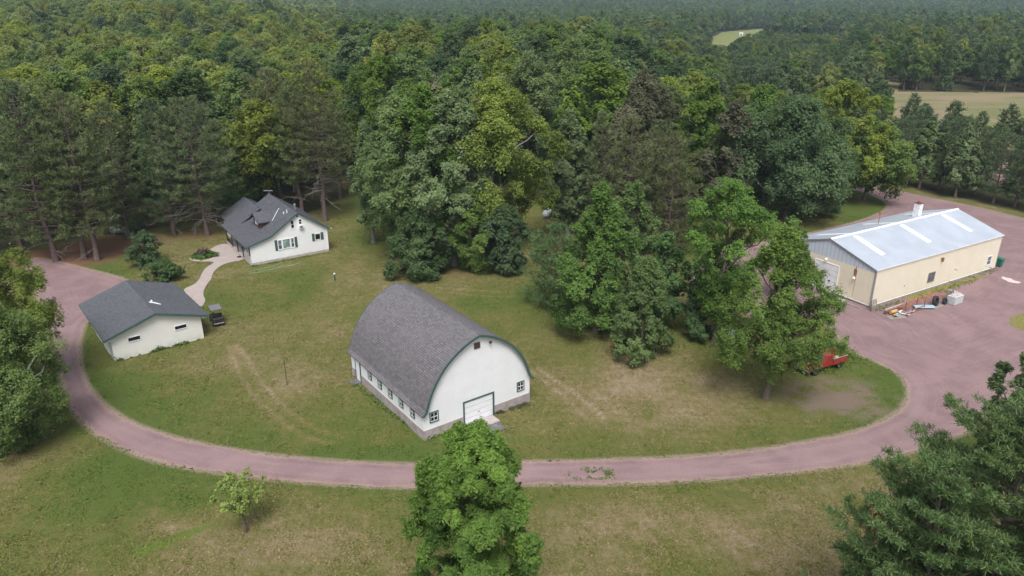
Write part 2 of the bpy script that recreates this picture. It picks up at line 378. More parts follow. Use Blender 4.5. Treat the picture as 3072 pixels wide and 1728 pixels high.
def broad(seed, H, Rr, base, nl, nleaf, leaf, prof='round', lobe=.27, gaps=.15, tips=0., lean=0., asp=1.6, ns=16, feather=.45):
    rng = np.random.RandomState(seed); T, W = PROF[prof]
    t = np.clip((np.arange(nl)+rng.uniform(0, 1, nl))/nl, 0, 1)**.85; ang = np.arange(nl)*2.39996+rng.uniform(-.5, .5, nl)
    env = np.interp(t, T, W)*Rr*(1+.20*np.sin(ang*2+seed)+.14*np.sin(ang*3+seed*1.7)+rng.uniform(-.14, .10, nl))
    lr = Rr*lobe*rng.uniform(.65, 1.25, nl)*(1-.35*t)
    rad = np.maximum(env-lr*.8, 0)*np.where(rng.uniform(size=nl) < .72, 1., rng.uniform(.2, .7, nl))
    z = base+(H-base)*t; z = np.minimum(z, H-lr*.55); c = np.stack([rad*np.cos(ang), rad*np.sin(ang), z], 1)
    c[:, 0] += lean*(c[:, 2]/H)**1.5*Rr
    keep = rng.uniform(size=nl) > gaps; c, lr = c[keep], lr[keep]; nl = len(c)
    sc = unit(rng.normal(size=(nl, ns, 3))+np.array([0, 0, .3])); zl = rng.uniform(.85, 1.35, (nl, 1, 1)); sc = sc*lr[:, None, None]*rng.uniform(.50, 1.08, (nl, ns, 1)); sc[:, :, 2:] *= zl; sc = c[:, None]+sc
    sr = (lr[:, None]*rng.uniform(.24, .46, (nl, ns))); sub = sc.reshape(-1, 3); sr = sr.reshape(-1)
    lt = np.repeat(rng.uniform(0, 1, nl), ns); st = rng.uniform(0, 1, nl*ns); zs_ = rng.uniform(.6, 1.3, nl*ns)
    p = sr**2; p /= p.sum(); idx = rng.choice(len(sub), nleaf, p=p)
    ctr = np.array([lean*.5*Rr, 0, base+(H-base)*.35])
    d = unit(rng.normal(size=(nleaf, 3))); out = unit(sub[idx]-ctr)
    flip = (np.sum(d*(out+[0, 0, .5]), 1) < -.1) & (rng.uniform(size=nleaf) < .65); d[flip] *= -1
    rr_ = np.where(rng.uniform(size=nleaf) < .19, rng.uniform(1.05, 1.9, nleaf), rng.uniform(.25, 1.15, nleaf))[:, None]
    off = d*sr[idx][:, None]*rr_; off[:, 2] *= zs_[idx]; pos = sub[idx]+off+unit(out+np.array([0, 0, .8]))*sr[idx][:, None]*(rng.uniform(-.7, 1.7, (nleaf, 1))*feather)*np.clip(1.3-rr_*.6, .2, 1)
    nrm = unit(d*.45+out*.4+np.array([0, 0, .55])+rng.normal(size=(nleaf, 3))*.30)
    tint = .48*lt[idx]+.22*st[idx]+.30*rng.uniform(size=nleaf)
    if tips: tint = tint+tips*np.clip((pos[:, 2]-base)/(H-base)-.55, 0, 1)
    V, F, _ = leaves(pos, nrm, leaf, rng, asp)
    # trunk and limbs
    paths = []; tr = max(.03, H*.018) if H < 6 else max(.08, H*.018); top = base+(H-base)*.62
    zz = np.linspace(0, top, 8); tx = lean*Rr*(zz/H)**1.5+np.cumsum(rng.normal(size=8))*.012*H*(zz/H); ty = np.cumsum(rng.normal(size=8))*.012*H*(zz/H)
    tp = np.stack([tx, ty, zz], 1); rr = tr*(1-.75*zz/top); rr[0] *= 1.45; paths.append((tp, rr))
    order = rng.permutation(nl)[:min(nl, 26)]
    for i in order:
        e = c[i]; zs = np.clip(e[2]-np.hypot(e[0], e[1])*.75-.1*H, base*.75, top); s0 = np.array([np.interp(zs, zz, tx), np.interp(zs, zz, ty), zs])
        paths.append((curve(s0, e, .3, rng, 6, .06), np.linspace(tr*(1-.75*zs/top)*.6, .02+.1*tr, 6)))
    return V, F, np.clip(tint, 0, 1), paths
def pine(seed, H, Rr, base, whorl, per, blades, blen, bwid, form='red', dens=1., deadb=10, tj=.28):
    rng = np.random.RandomState(seed); paths = []; tuft = []; dead = []
    tr = max(.1, H*.014); zz = np.linspace(0, H*.97, 9); tx = np.cumsum(rng.normal(size=9))*.006*H; ty = np.cumsum(rng.normal(size=9))*.006*H
    rr = tr*(1-.9*zz/H); rr[0] *= 1.4; paths.append((np.stack([tx, ty, zz], 1), rr))
    def ctr(z): return np.array([np.interp(z, zz, tx), np.interp(z, zz, ty), z])
    for w_ in range(whorl):
        t = (w_+rng.uniform(0, .9))/whorl; z = base+(H-base)*t*.97
        if form == 'red': L = Rr*np.interp(t, [0, .15, .4, .7, .9, 1], [.7, .95, 1., .8, .5, .12])
        elif form == 'white': L = Rr*np.interp(t, [0, .2, .5, .8, 1], [1., 1., .86, .55, .14])
        else: L = Rr*(1-t)**.85+.15
        nb = max(3, int(per*(1-.3*t)+rng.uniform(-1, 1))); a0 = rng.uniform(0, 6.28)
        for j in range(nb):
            a = a0+j*2*np.pi/nb+rng.uniform(-.4, .4); l = L*rng.uniform(.6, 1.15); up = {'red': .12, 'white': .22, 'spruce': -.18}[form]+rng.uniform(-.1, .12)+.35*t
            s0 = ctr(z); e = s0+np.array([np.cos(a)*l, np.sin(a)*l, up*l]); cv = curve(s0, e, -.05*l if form != 'spruce' else .04*l, rng, 6, .05)
            paths.append((cv, np.linspace(tr*.27*(1-.6*t), .015, 6)))
            nt_ = max(3, int(l*2.6*dens))
            for q in range(nt_):
                f = rng.uniform(.28 if form != 'red' else .42, 1.02); i = min(4.999, f*5); k0 = int(i); p = cv[k0]+(cv[k0+1]-cv[k0])*(i-k0)
                side = rng.uniform(-1, 1)*l*.30*(1.25-f)*1.3; p = p+np.array([-np.sin(a)*side, np.cos(a)*side, rng.uniform(-.03, .10)*l*.5])
                tuft.append((p, np.array([np.cos(a), np.sin(a), .35]), rng.uniform(0, 1)))
    for q in range(3): tuft.append((ctr(H*.96)+np.array([0, 0, q*.1]), np.array([0, 0, 1.]), .6))
    for j in range(deadb):
        z = rng.uniform(base*.45, base*1.15); a = rng.uniform(0, 6.28); l = Rr*rng.uniform(.4, 1.0); s0 = ctr(z)
        cv = curve(s0, s0+np.array([np.cos(a)*l, np.sin(a)*l, rng.uniform(-.45, -.05)*l]), .12*l, rng, 6, .09)
        dead.append((cv, np.linspace(tr*.16, .012, 6)))
        for q in range(3):
            i = rng.randint(2, 5); s1 = cv[i]; dead.append((curve(s1, s1+rng.normal(size=3)*[.25, .25, .12]*l+np.array([np.cos(a), np.sin(a), 0])*.25*l, 0, rng, 4, .1), np.linspace(tr*.07, .008, 4)))
    P = np.array([x[0] for x in tuft]); D = unit(np.array([x[1] for x in tuft])); tt = np.array([x[2] for x in tuft]); n = len(P)
    bl = unit(rng.normal(size=(n, blades, 3))*.75+D[:, None]*.55+np.array([0, 0, .35])); ln = blen*rng.uniform(.6, 1.2, (n, blades, 1))
    o = P[:, None]+rng.normal(size=(n, blades, 3))*blen*tj; side = unit(np.cross(bl, rng.normal(size=(n, blades, 3))))*bwid*.5
    e = o+bl*ln; V = np.stack([o-side*.6, o+side*.6, e+side, e-side], 2).reshape(-1, 3); F = np.arange(n*blades*4).reshape(-1, 4)
    tint = np.clip(.5*tt[:, None]+.5*rng.uniform(size=(n, blades)), 0, 1).ravel()
    return V, F, tint, paths, dead
def to_meshes(name, V, F, tint, paths, leafmat, barkmat, sides=6):
    cm = np_mesh(name+'_crown', V, F, tint, [leafmat]); tv, tf = tubes_np(paths, sides); tm = np_mesh(name+'_trunk', tv, tf, None, [barkmat]); tm.shade_smooth()
    return cm, tm
def put_tree(name, meshes, loc, rz=0., sc=1., label=None, group=None, cat='tree', scz=None, extra=()):
    e = thing(name, label, cat, loc, rz, group); e.scale = (sc, sc, scz or sc)
    for nm, me in (('crown', meshes[0]), ('trunk', meshes[1])):
        o = bpy.data.objects.new(nm, me); C.objects.link(o); o.parent = e
    for nm, me in extra:
        o = bpy.data.objects.new(nm, me); C.objects.link(o); o.parent = e
    return e
# ------------------------------------------------------------------ noise and polygons for the ground
def vnoise(x, y, s, seed=0):
    rng = np.random.RandomState(seed); G = rng.uniform(0, 1, (256, 256)); x = x/s+1000.3; y = y/s+1000.7
    xi, yi = np.floor(x).astype(int), np.floor(y).astype(int); fx, fy = x-xi, y-yi; fx = fx*fx*(3-2*fx); fy = fy*fy*(3-2*fy)
    g = lambda i, j: G[i & 255, j & 255]
    return (g(xi, yi)*(1-fx)+g(xi+1, yi)*fx)*(1-fy)+(g(xi, yi+1)*(1-fx)+g(xi+1, yi+1)*fx)*fy
def fbm(x, y, s, seed=0, o=4):
    r = 0; a = 1; tot = 0
    for i in range(o): r = r+a*vnoise(x, y, s/2**i, seed+i); tot += a; a *= .55
    return r/tot
def sdf(poly, x, y):
    """signed distance, positive inside; poly (n,2)"""
    sh = x.shape; x = x.ravel(); y = y.ravel(); d2 = np.full(x.shape, 1e18); ins = np.zeros(x.shape, bool); n = len(poly)
    for i in range(n):
        ax, ay = poly[i]; bx, by = poly[(i+1) % n]; ex, ey = bx-ax, by-ay; L = ex*ex+ey*ey+1e-12
        t = np.clip(((x-ax)*ex+(y-ay)*ey)/L, 0, 1); d2 = np.minimum(d2, (x-ax-t*ex)**2+(y-ay-t*ey)**2)
        if ay != by:
            c = ((ay > y) != (by > y)) & (x < (bx-ax)*(y-ay)/(by-ay)+ax); ins ^= c
    return (np.where(ins, 1, -1)*np.sqrt(d2)).reshape(sh)
def smoothpoly(P, it=2):
    P = np.asarray(P, float)
    for _ in range(it):
        Q = np.roll(P, -1, 0); P = np.stack([.75*P+.25*Q, .25*P+.75*Q], 1).reshape(-1, 2)
    return P
def vpoly(pts, it=2): return smoothpoly([gv(*p)[:2] for p in pts], it)
def linedist(pts, x, y):
    P = [gv(*p)[:2] for p in pts]; d = np.full(x.shape, 1e9)
    for (ax, ay), (bx, by) in zip(P[:-1], P[1:]):
        ex, ey = bx-ax, by-ay; t = np.clip(((x-ax)*ex+(y-ay)*ey)/(ex*ex+ey*ey), 0, 1); d = np.minimum(d, np.hypot(x-ax-t*ex, y-ay-t*ey))
    return d
# ================================================================== GROUND
ROADV = [(60,650),(95,760),(130,850),(145,940),(172,1020),(215,1078),(300,1130),(385,1161),(480,1181),(600,1197),(750,1213),(900,1224),(1000,1228),(1200,1224),(1400,1219),(1600,1218),(1800,1208),(2000,1190),(2150,1170),(2280,1145),(2370,1115),(2450,1080),(2530,1035),(2650,970),(2800,900),(2900,760),(2900,640),(2700,582),(2576,549),(2440,516),(2300,489),(2200,467),(2110,447),(2030,434),(1940,424),(1940,430),(2030,445),(2095,464),(2170,482),(2222,503),(2238,525),(2165,555),(2060,580),(1990,597),(1900,612),(1770,640),(1735,680),(1742,740),(1800,785),(1900,800),(2000,795),(2080,812),(2105,850),(2130,885),(2190,903),(2262,940),(2288,985),(2268,1030),(2200,1068),(2120,1093),(2000,1116),(1850,1137),(1700,1149),(1500,1157),(1330,1161),(1100,1165),(1000,1166),(850,1159),(700,1146),(560,1126),(440,1100),(330,1063),(255,1012),(215,960),(200,900),(203,850),(222,800),(290,780),(330,735),(330,705),(270,688),(190,668),(110,648)]
road_poly = vpoly(ROADV, 2)
CLEARV = [(-700,1449),(-700,1000),(-500,760),(-250,655),(0,625),(300,585),(560,560),(700,545),(820,515),(860,470),(960,465),(1100,490),(1350,500),(1480,565),(1700,575),(1830,545),(1950,500),(2000,440),(1940,420),(2030,428),(2110,440),(2300,480),(2440,505),(2576,538),(2700,570),(2950,630),(3300,800),(3300,1449)]
clear_poly = np.concatenate([[gv(*p)[:2] for p in CLEARV], [[300, -60], [-300, -60]]])
FIELD1 = vpoly([(2185,238),(2225,230),(2330,231),(2700,235),(3100,240),(3100,420),(2700,392),(2576,380),(2400,362),(2280,345),(2210,325),(2180,290)], 1)
FIELD2 = vpoly([(1790,84),(1880,75),(1960,70),(2030,72),(2010,92),(1950,104),(1870,112),(1815,150),(1785,150)], 1)
FIELD3 = vpoly([(2235,196),(2264,199),(2264,230),(2235,230)], 1)
FIELD5 = vpoly([(2118,166),(2205,163),(2225,184),(2130,188)], 1)
FIELD4 = vpoly([(2310,64),(2430,64),(2430,71),(2310,71)], 1)
st = .34
gx = np.arange(-98, 118+st, st); gy = np.arange(24, 182+st, st); X, Y = np.meshgrid(gx, gy)
rsd = sdf(road_poly, X, Y); csd = sdf(clear_poly, X, Y)
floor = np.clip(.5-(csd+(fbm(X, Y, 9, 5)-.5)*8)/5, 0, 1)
n1 = fbm(X, Y, 14, 11, 5); n2 = fbm(X, Y, 4.5, 21, 4)
dry = .49+1.25*(n1-.5)+.85*(n2-.5)
def blob(vx, vy, wx, wy, amt, e=2.):
    p = gv(vx, vy); q = gv(vx+wx, vy); s = gv(vx, vy-wy); rx = abs(q[0]-p[0]); ry = abs(s[1]-p[1])
    d = ((X-p[0])/rx)**2+((Y-p[1])/ry)**2; return amt*np.exp(-d**(e/2))
for b in [(760,950,140,70,.30),(620,760,90,60,.18),(1000,620,120,40,-.25),(900,520,70,50,-.6),(980,1140,150,24,-.55),(320,960,100,60,-.35),(420,1040,130,50,-.25),
          (1600,1010,220,60,.25),(1420,930,120,60,-.1),(1700,940,160,50,.22),(1500,1330,260,80,.32),(1750,1300,200,60,.22),(500,1250,120,40,-.4),(250,1190,150,50,-.35),(150,1280,150,60,-.25),
          (650,1370,160,60,.25),(800,1400,200,60,.25),(400,1320,80,30,.3),(2150,1250,200,40,.12),(1900,1400,200,60,.10),(1150,720,250,22,.2),(2110,1290,90,60,-.1),(120,1140,90,40,.25),(2130,890,50,18,-.5),(560,880,30,60,-.2),(1350,600,50,50,-.4),(2120,525,80,25,-.7),(1500,1100,200,25,-.3),(2000,1090,200,20,-.35),(940,900,60,60,-.25)]:
    dry = dry+blob(*b)
dry = dry-.35*np.exp(-np.clip(-rsd, 0, 9)/2.5)*(rsd < 0)+.0
# wheel tracks worn in the lawn
trk = np.zeros(X.shape)
for L in ([(575,870),(590,915),(612,960),(650,1010),(700,1058),(760,1095),(830,1118)], [(595,868),(622,905),(650,950),(690,1000),(745,1050),(800,1082),(880,1105)],
          [(1090,722),(1250,735),(1400,728)], [(1100,735),(1260,748),(1420,742)], [(1330,930),(1420,1000),(1480,1060)], [(1350,925),(1445,990),(1520,1050)]):
    trk = np.maximum(trk, np.exp(-(linedist(L, X, Y)/.2)**2)*(.35+.55*fbm(X, Y, 3, 77)))
needle = np.clip(blob(150,650,150,30,1.1)+blob(300,612,110,26,.85)+blob(520,590,90,18,.6)+blob(60,1130,90,40,.5)+blob(1700,840,120,30,.35)+blob(1130,690,160,16,.5)+blob(2172,508,30,8,.8)+blob(1925,1010,50,12,.5)+blob(1580,900,60,12,.4)+(fbm(X, Y, 3, 31)-.5)*.5*(blob(200,630,400,60,1.)), 0, 1)
gravel = np.clip(blob(2110,1000,150,56,1.25, 3)*np.clip((fbm(X, Y, 1.4, 41, 5)-.22)*2.3, 0, 1)+blob(1770,760,70,40,.6), 0, 1)
lush = np.clip(blob(405,1368,62,14,1.2,4)*0+np.clip(-dry+.15, 0, 1), 0, 1)
# the bright mown tuft strip in the near lawn
a, b = gv(355, 1385)[:2], gv(520, 1325)[:2]; e = b-a; L2 = e@e; tt_ = ((X-a[0])*e[0]+(Y-a[1])*e[1])/L2; tc = np.clip(tt_, 0, 1); dd = np.hypot(X-a[0]-tc*e[0], Y-a[1]-tc*e[1])
bright = np.clip(1.4*np.exp(-(dd/(.62*(1-.62*tc)+.12))**4), 0, 1); bright = np.maximum(bright, blob(325,1215,22,35,.35))
zz_ = (fbm(X, Y, 10, 61)-.5)*.10*(np.clip(-rsd-1.0, 0, 3)/3)*np.clip((csd-1)/3, 0, 1)*0
ny, nx = X.shape; gV = np.stack([X, Y, np.zeros_like(X)], -1).reshape(-1, 3)
I = (np.arange(ny-1)[:, None]*nx+np.arange(nx-1)[None]).ravel(); gF = np.stack([I, I+1, I+nx+1, I+nx], 1)
# outer ring of the same sheet, out to the horizon
x0, x1, y0, y1 = gx[0], gx[-1], gy[0], gy[-1]; BX = 14000
oV = np.array([(-BX, -600, 0), (BX, -600, 0), (BX, 22000, 0), (-BX, 22000, 0), (x0, y0, 0), (x1, y0, 0), (x1, y1, 0), (x0, y1, 0)]); o = len(gV)
oF = np.array([(0, 1, 5, 4), (1, 2, 6, 5), (2, 3, 7, 6), (3, 0, 4, 7)])+o
me = np_mesh('ground', np.concatenate([gV, oV]), np.concatenate([gF, oF]))
def vattr(me, name, arr, ext):
    a = me.attributes.new(name, 'FLOAT', 'POINT'); a.data.foreach_set('value', np.concatenate([np.asarray(arr, np.float32).ravel(), np.asarray(ext, np.float32)]))
nearfl = [0, 0, 1, 1, 0, 0, 1, 1]
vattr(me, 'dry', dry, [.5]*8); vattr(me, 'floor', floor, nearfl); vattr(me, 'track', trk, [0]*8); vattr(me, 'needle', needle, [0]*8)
vattr(me, 'gravel', gravel, [0]*8); vattr(me, 'bright', bright, [0]*8); vattr(me, 'verge', rsd, [-50]*8)
def ground_mat():
    m, t = nodes_of('lawn'); k = N(t); p = k.pos()
    nA = k.noise(.9, 6, .62, p, .6); nB = k.noise(6, 4, .65, p); nC = k.noise(22, 3, .75, p); nG = k.noise(8.5, 2, .8, p); nM = k.noise(2.2, 4, .7, k.mapv(p, (1, .45, 1), (0, 0, R(35))), .5)
    nS = k.noise(1.3, 4, .6, k.mapv(p, (.25, 1.2, 1), (0, 0, R(-28))), .4)
    d = k.math('ADD', k.attr('dry'), k.math('MULTIPLY', k.math('SUBTRACT', nA, .5), 1.1))
    d = k.math('ADD', d, k.math('MULTIPLY', k.math('SUBTRACT', nB, .5), 1.1)); d = k.math('ADD', d, k.math('MULTIPLY', k.math('SUBTRACT', nS, .5), .8)); d = k.math('ADD', d, k.math('MULTIPLY', k.math('SUBTRACT', nM, .5), 1.5))
    d = k.math('ADD', d, k.math('MULTIPLY', k.attr('track'), .9))
    c = k.mix(k.ramp(d, -.15, .55), (.086, .124, .028), (.138, .137, .042))
    c = k.mix(k.ramp(d, .45, 1.05), c, (.220, .175, .090))
    c = k.mix(k.ramp(d, .95, 1.45), c, (.30, .24, .165))
    g = k.ramp(k.math('ADD', k.attr('gravel'), k.math('MULTIPLY', k.math('SUBTRACT', nB, .5), 2.2)), .25, .95)
    c = k.mix(g, c, k.mix(nC, (.145, .105, .080), (.26, .195, .155)))
    c = k.mix(k.ramp(k.math('ADD', k.attr('needle'), k.math('MULTIPLY', k.math('SUBTRACT', nA, .5), .8)), .25, .9), c, (.20, .105, .066))
    c = k.mix(k.ramp(k.math('ADD', k.attr('bright'), k.math('MULTIPLY', k.math('SUBTRACT', nB, .5), .9)), .25, 1.2), c, (.115, .170, .032))
    v = k.math('ADD', k.attr('verge'), k.math('MULTIPLY', k.math('SUBTRACT', nB, .5), 1.0))
    c = k.mix(k.math('MULTIPLY', k.ramp(v, -.45, -.05), .75), c, (.31, .235, .185))
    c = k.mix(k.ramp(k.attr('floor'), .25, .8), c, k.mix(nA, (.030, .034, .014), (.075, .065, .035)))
    c = k.mix(k.math('MULTIPLY', k.ramp(nC, .62, .82), .35), c, (.34, .30, .19))
    c = k.mix(k.math('MULTIPLY', k.ramp(nC, .42, .25), .40), c, (.03, .045, .012))
    c = k.mix(k.math('MULTIPLY', k.ramp(nG, .56, .74), .45), c, (.27, .24, .12)); c = k.mix(k.math('MULTIPLY', k.ramp(nG, .44, .26), .55), c, (.035, .05, .014))
    h = k.math('ADD', nC, k.math('MULTIPLY', nB, 1.5))
    k.out(c, .95, .1, 0, h, .7, .10); return m
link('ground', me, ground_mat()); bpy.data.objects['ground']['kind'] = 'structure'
def snapped_sheet(name, poly, z, step, mat, jit=.16, jsc=1.1, seed=3):
    lo, hi = poly.min(0)-1, poly.max(0)+1; ax = np.arange(lo[0], hi[0], step); ay = np.arange(lo[1], hi[1], step); X, Y = np.meshgrid(ax, ay)
    s = sdf(poly, X, Y)+(fbm(X, Y, jsc, seed, 3)-.5)*2*jit
    ny, nx = X.shape; I = (np.arange(ny-1)[:, None]*nx+np.arange(nx-1)[None]).ravel(); F = np.stack([I, I+1, I+nx+1, I+nx], 1); sf = s.ravel()
    keep = (sf[F] > 0).any(1); F = F[keep]; gyy, gxx = np.gradient(s, step); g = np.hypot(gxx, gyy)+1e-6
    m = s < 0; d = np.clip(-s, 0, step*1.2)
    X2 = np.where(m, X+gxx/g*d, X); Y2 = np.where(m, Y+gyy/g*d, Y); s = np.maximum(s, 0)
    used = np.unique(F); rm = np.full(nx*ny, -1); rm[used] = np.arange(len(used))
    V = np.stack([X2, Y2, np.full_like(X, z)], -1).reshape(-1, 3)[used]; me = np_mesh(name, V, rm[F])
    a = me.attributes.new('sd', 'FLOAT', 'POINT'); a.data.foreach_set('value', s.ravel()[used].astype(np.float32))
    o = link(name, me, mat); o['kind'] = 'structure'; return o, V, s.ravel()[used], me
def road_mat():
    m, t = nodes_of('red_gravel'); k = N(t); p = k.pos(); s = k.attr('sd')
    x = k.n('ShaderNodeSeparateXYZ'); k.l(p, x.inputs[0]); cb = k.n('ShaderNodeCombineXYZ')
    k.l(k.math('MULTIPLY', s, 1.6), cb.inputs[0]); k.l(k.math('MULTIPLY', x.outputs[0], .10), cb.inputs[1]); k.l(k.math('MULTIPLY', x.outputs[1], .10), cb.inputs[2])
    st_ = k.noise(1.7, 5, .65, cb.outputs[0], .3); nA = k.noise(.25, 5, .6, p, .8); nB = k.noise(2.5, 5, .7, p); nC = k.noise(24, 3, .75, p)
    c = k.mix(k.ramp(nA, .3, .7), (.208, .136, .139), (.275, .182, .180))
    c = k.mix(k.math('MULTIPLY', k.ramp(st_, .50, .72), .32), c, (.35, .255, .25))
    c = k.mix(k.math('MULTIPLY', k.ramp(st_, .46, .30), .30), c, (.17, .115, .122))
    c = k.mix(k.math('MULTIPLY', k.ramp(nB, .55, .75), .30), c, (.36, .265, .25))
    ed = k.math('ADD', s, k.math('MULTIPLY', k.math('SUBTRACT', k.noise(1.8, 5, .7, p), .5), 1.3)); w_ = k.ramp(ed, .55, .05); c = k.mix(k.math('MULTIPLY', w_, .7), c, (.33, .25, .19)); w2 = k.ramp(ed, .18, -.12); c = k.mix(w2, c, (.13, .135, .055)); tr_ = k.math('MULTIPLY', k.ramp(s, .6, 1.1), k.ramp(s, 1.9, 1.3)); c = k.mix(k.math('MULTIPLY', tr_, .22), c, (.34, .25, .24))
    n4 = k.ramp(k.noise(.35, 5, .7, k.mapv(p, (1, 1, 1)), 1.), .62, .72); c = k.mix(k.math('MULTIPLY', n4, .3), c, (.20, .17, .11))
    nG = k.noise(8., 2, .8, p); c = k.mix(k.math('MULTIPLY', k.ramp(nG, .55, .75), .5), c, (.38, .30, .30)); c = k.mix(k.math('MULTIPLY', k.ramp(nG, .44, .26), .5), c, (.12, .082, .086))
    c = k.mix(k.math('MULTIPLY', k.ramp(nC, .56, .8), .45), c, (.44, .36, .35)); c = k.mix(k.math('MULTIPLY', k.ramp(nC, .45, .24), .6), c, (.14, .10, .105))
    k.out(c, .95, .12, 0, nC, .5, .03); return m
road, rV, rS, rM = snapped_sheet('driveway', road_poly, .006, .33, road_mat(), .22, 1.3)
# garden path and patio of pale concrete
def z1(x, y): return (x*.4831, 400+y*.4831)
PATH = [(1408,684),(1360,692),(1318,712),(1300,726),(1345,742),(1350,758),(1300,782),(1240,790),(1205,784),(1206,768),(1188,766),(1174,776),(1180,789),(1210,797),(1290,797),(1338,800),(1300,822),(1268,846),(1250,880),(1238,910),(1205,942),(1135,968),(1160,1000),(1195,1030),(1230,1065),(1252,1082),(1272,1052),(1276,1035),(1262,1005),(1266,972),(1290,932),(1314,905),(1318,878),(1340,845),(1385,815),(1440,800),(1500,790),(1530,770),(1500,735),(1455,710)]
path_poly = smoothpoly([gp(*z1(*p))[:2] for p in PATH], 2)
snapped_sheet('garden_path', path_poly, .05, .22, M['path_concrete'], .02, 2.)
def field_mat(name, c1, c2, c3):
    m, t = nodes_of(name); k = N(t); p = k.pos(); a = k.noise(.02, 5, .6, k.mapv(p, (1, 3, 1))); b = k.noise(.4, 4, .7, p)
    c = k.mix(k.ramp(a, .4, .6), c1, c2); c = k.mix(k.math('MULTIPLY', k.ramp(b, .4, .7), .5), c, c3); k.out(c, 1, .05, 0, b, .6, .3); return m
fm = field_mat('dry_meadow', (.155, .165, .070), (.26, .20, .135), (.20, .20, .10))
snapped_sheet('field', FIELD1, .02, 3., fm, 1.5, 12); snapped_sheet('field', FIELD3, .02, 3., fm, 1.5, 12)
fm2 = field_mat('green_meadow', (.15, .19, .06), (.20, .21, .08), (.24, .22, .12))
snapped_sheet('field', FIELD2, .02, 6., fm2, 4, 25); snapped_sheet('field', FIELD4, .02, 8., fm2, 4, 25); snapped_sheet('field', FIELD5, .02, 5., fm2, 3, 15)
PINK = vpoly([(2430,384),(2545,380),(2560,470),(2440,468)], 1)
snapped_sheet('gravel_clearing', PINK, .03, .8, bpy.data.materials['red_gravel'], .8, 3)
# low wooded hills on the horizon
def hill_z(x, y):
    x = np.asarray(x, float); y = np.asarray(y, float)
    t_ = np.clip((y-950)/1750., 0, 1); t_ = t_*t_*(3-2*t_); a = t_*(26+52*fbm(x+5000, y, 1100, 88, 3))
    r = -x/np.maximum(y, 1); l_ = np.clip((r-.10)/.30, 0, 1); l_ = l_*l_*(3-2*l_); u = np.clip((y-230)/330., 0, 1); u = u*u*(3-2*u)
    return a+u*l_*(13.5+5*(fbm(x+900, y, 160, 89, 3)-.5))*np.clip((2600-y)/900, 0, 1)
hx = np.concatenate([np.linspace(-7500, -1500, 30), np.linspace(-1450, 1450, 110), np.linspace(1500, 7500, 30)]); hy = np.concatenate([np.linspace(215, 1500, 60), np.linspace(1550, 6000, 60)]); HX, HY = np.meshgrid(hx, hy); nn = len(hx)
I = (np.arange(len(hy)-1)[:, None]*nn+np.arange(nn-1)[None]).ravel()
hm = np_mesh('hills', np.stack([HX, HY, hill_z(HX, HY)-.04], -1).reshape(-1, 3), np.stack([I, I+1, I+nn+1, I+nn], 1)); o = link('hills', hm, weathered('hill_soil', (.05, .07, .03), 1, .3, .01)); o['kind'] = 'structure'
# grass tufts that roughen the near lawn and the drive edges
gr_ = np.random.RandomState(8); n = 620000; yy = 33+92*gr_.uniform(0, 1, n)**1.5; xx = gr_.uniform(-1, 1, n)*(yy*.72+10)
def samp(A, x, y): return A[np.clip(((y-gy[0])/st).astype(int), 0, A.shape[0]-1), np.clip(((x-gx[0])/st).astype(int), 0, A.shape[1]-1)]
dv_ = samp(dry, xx, yy); rv = samp(rsd, xx, yy); fl = samp(floor, xx, yy)+samp(needle, xx, yy)+samp(gravel, xx, yy); tk = samp(trk, xx, yy)
dens_ = fbm(xx, yy, 1.4, 301, 3); edge_ = sdf(road_poly, xx[:1], yy[:1])
ok = (rv < -.05+.5*(dens_-.6)) & (fl < .35) & (tk < .35) & (gr_.uniform(size=n) < np.clip(.25+1.6*(dens_-.35), .1, 1)) & (yy < 130)
for b_ in ((-7.714, 54.761, .623, 11.5, 14.9), (-42.4, 70., .678, 9.3, 11.8), (-37.7, 100.2, .593, 11.7, 18.)):
    c_, s_ = math.cos(b_[2]), math.sin(b_[2]); u_ = (xx-b_[0])*c_+(yy-b_[1])*s_; v_ = -(xx-b_[0])*s_+(yy-b_[1])*c_; ok &= ~((u_ > -.15) & (u_ < b_[3]+.15) & (v_ > -.15) & (v_ < b_[4]+.15))
bc, bs = math.cos(.623), math.sin(.623); u_ = (xx+7.714)*bc+(yy-54.761)*bs; v_ = -(xx+7.714)*bs+(yy-54.761)*bc; ok &= ~((u_ > 4.1) & (u_ < 7.3) & (v_ > -2.7) & (v_ < 0))
pp = sdf(path_poly, xx[ok], yy[ok]) < -.05; xx, yy, dv_, dens_ = xx[ok][pp], yy[ok][pp], dv_[ok][pp], dens_[ok][pp]; n = len(xx)
a_ = gr_.uniform(0, 6.28, n); sz_ = gr_.uniform(.035, .085, n)*(.7+yy/90); hh_ = gr_.uniform(.03, .085, n)*(.6+1.0*dens_)
dx, dy = np.cos(a_)*sz_, np.sin(a_)*sz_; lx, ly = gr_.normal(size=n)*.05, gr_.normal(size=n)*.05
V = np.stack([np.stack([xx-dx, yy-dy, np.zeros(n)], 1), np.stack([xx+dx, yy+dy, np.zeros(n)], 1), np.stack([xx+lx, yy+ly, hh_], 1)], 1).reshape(-1, 3)
tn = np.clip(.18+.62*dv_+gr_.normal(size=n)*.20, 0, 1)
gm = np_mesh('grass', V, np.arange(n*3).reshape(n, 3), tn)
mt, t = nodes_of('grass_blades'); k = N(t); a = k.attr('tint'); c = k.mix(k.ramp(a, .1, .5), (.086, .134, .026), (.155, .156, .046)); c = k.mix(k.ramp(a, .5, 1.), c, (.28, .225, .12)); k.out(c, .9, .1)
o = link('grass', gm, mt); o['kind'] = 'stuff'; print('grass', n)
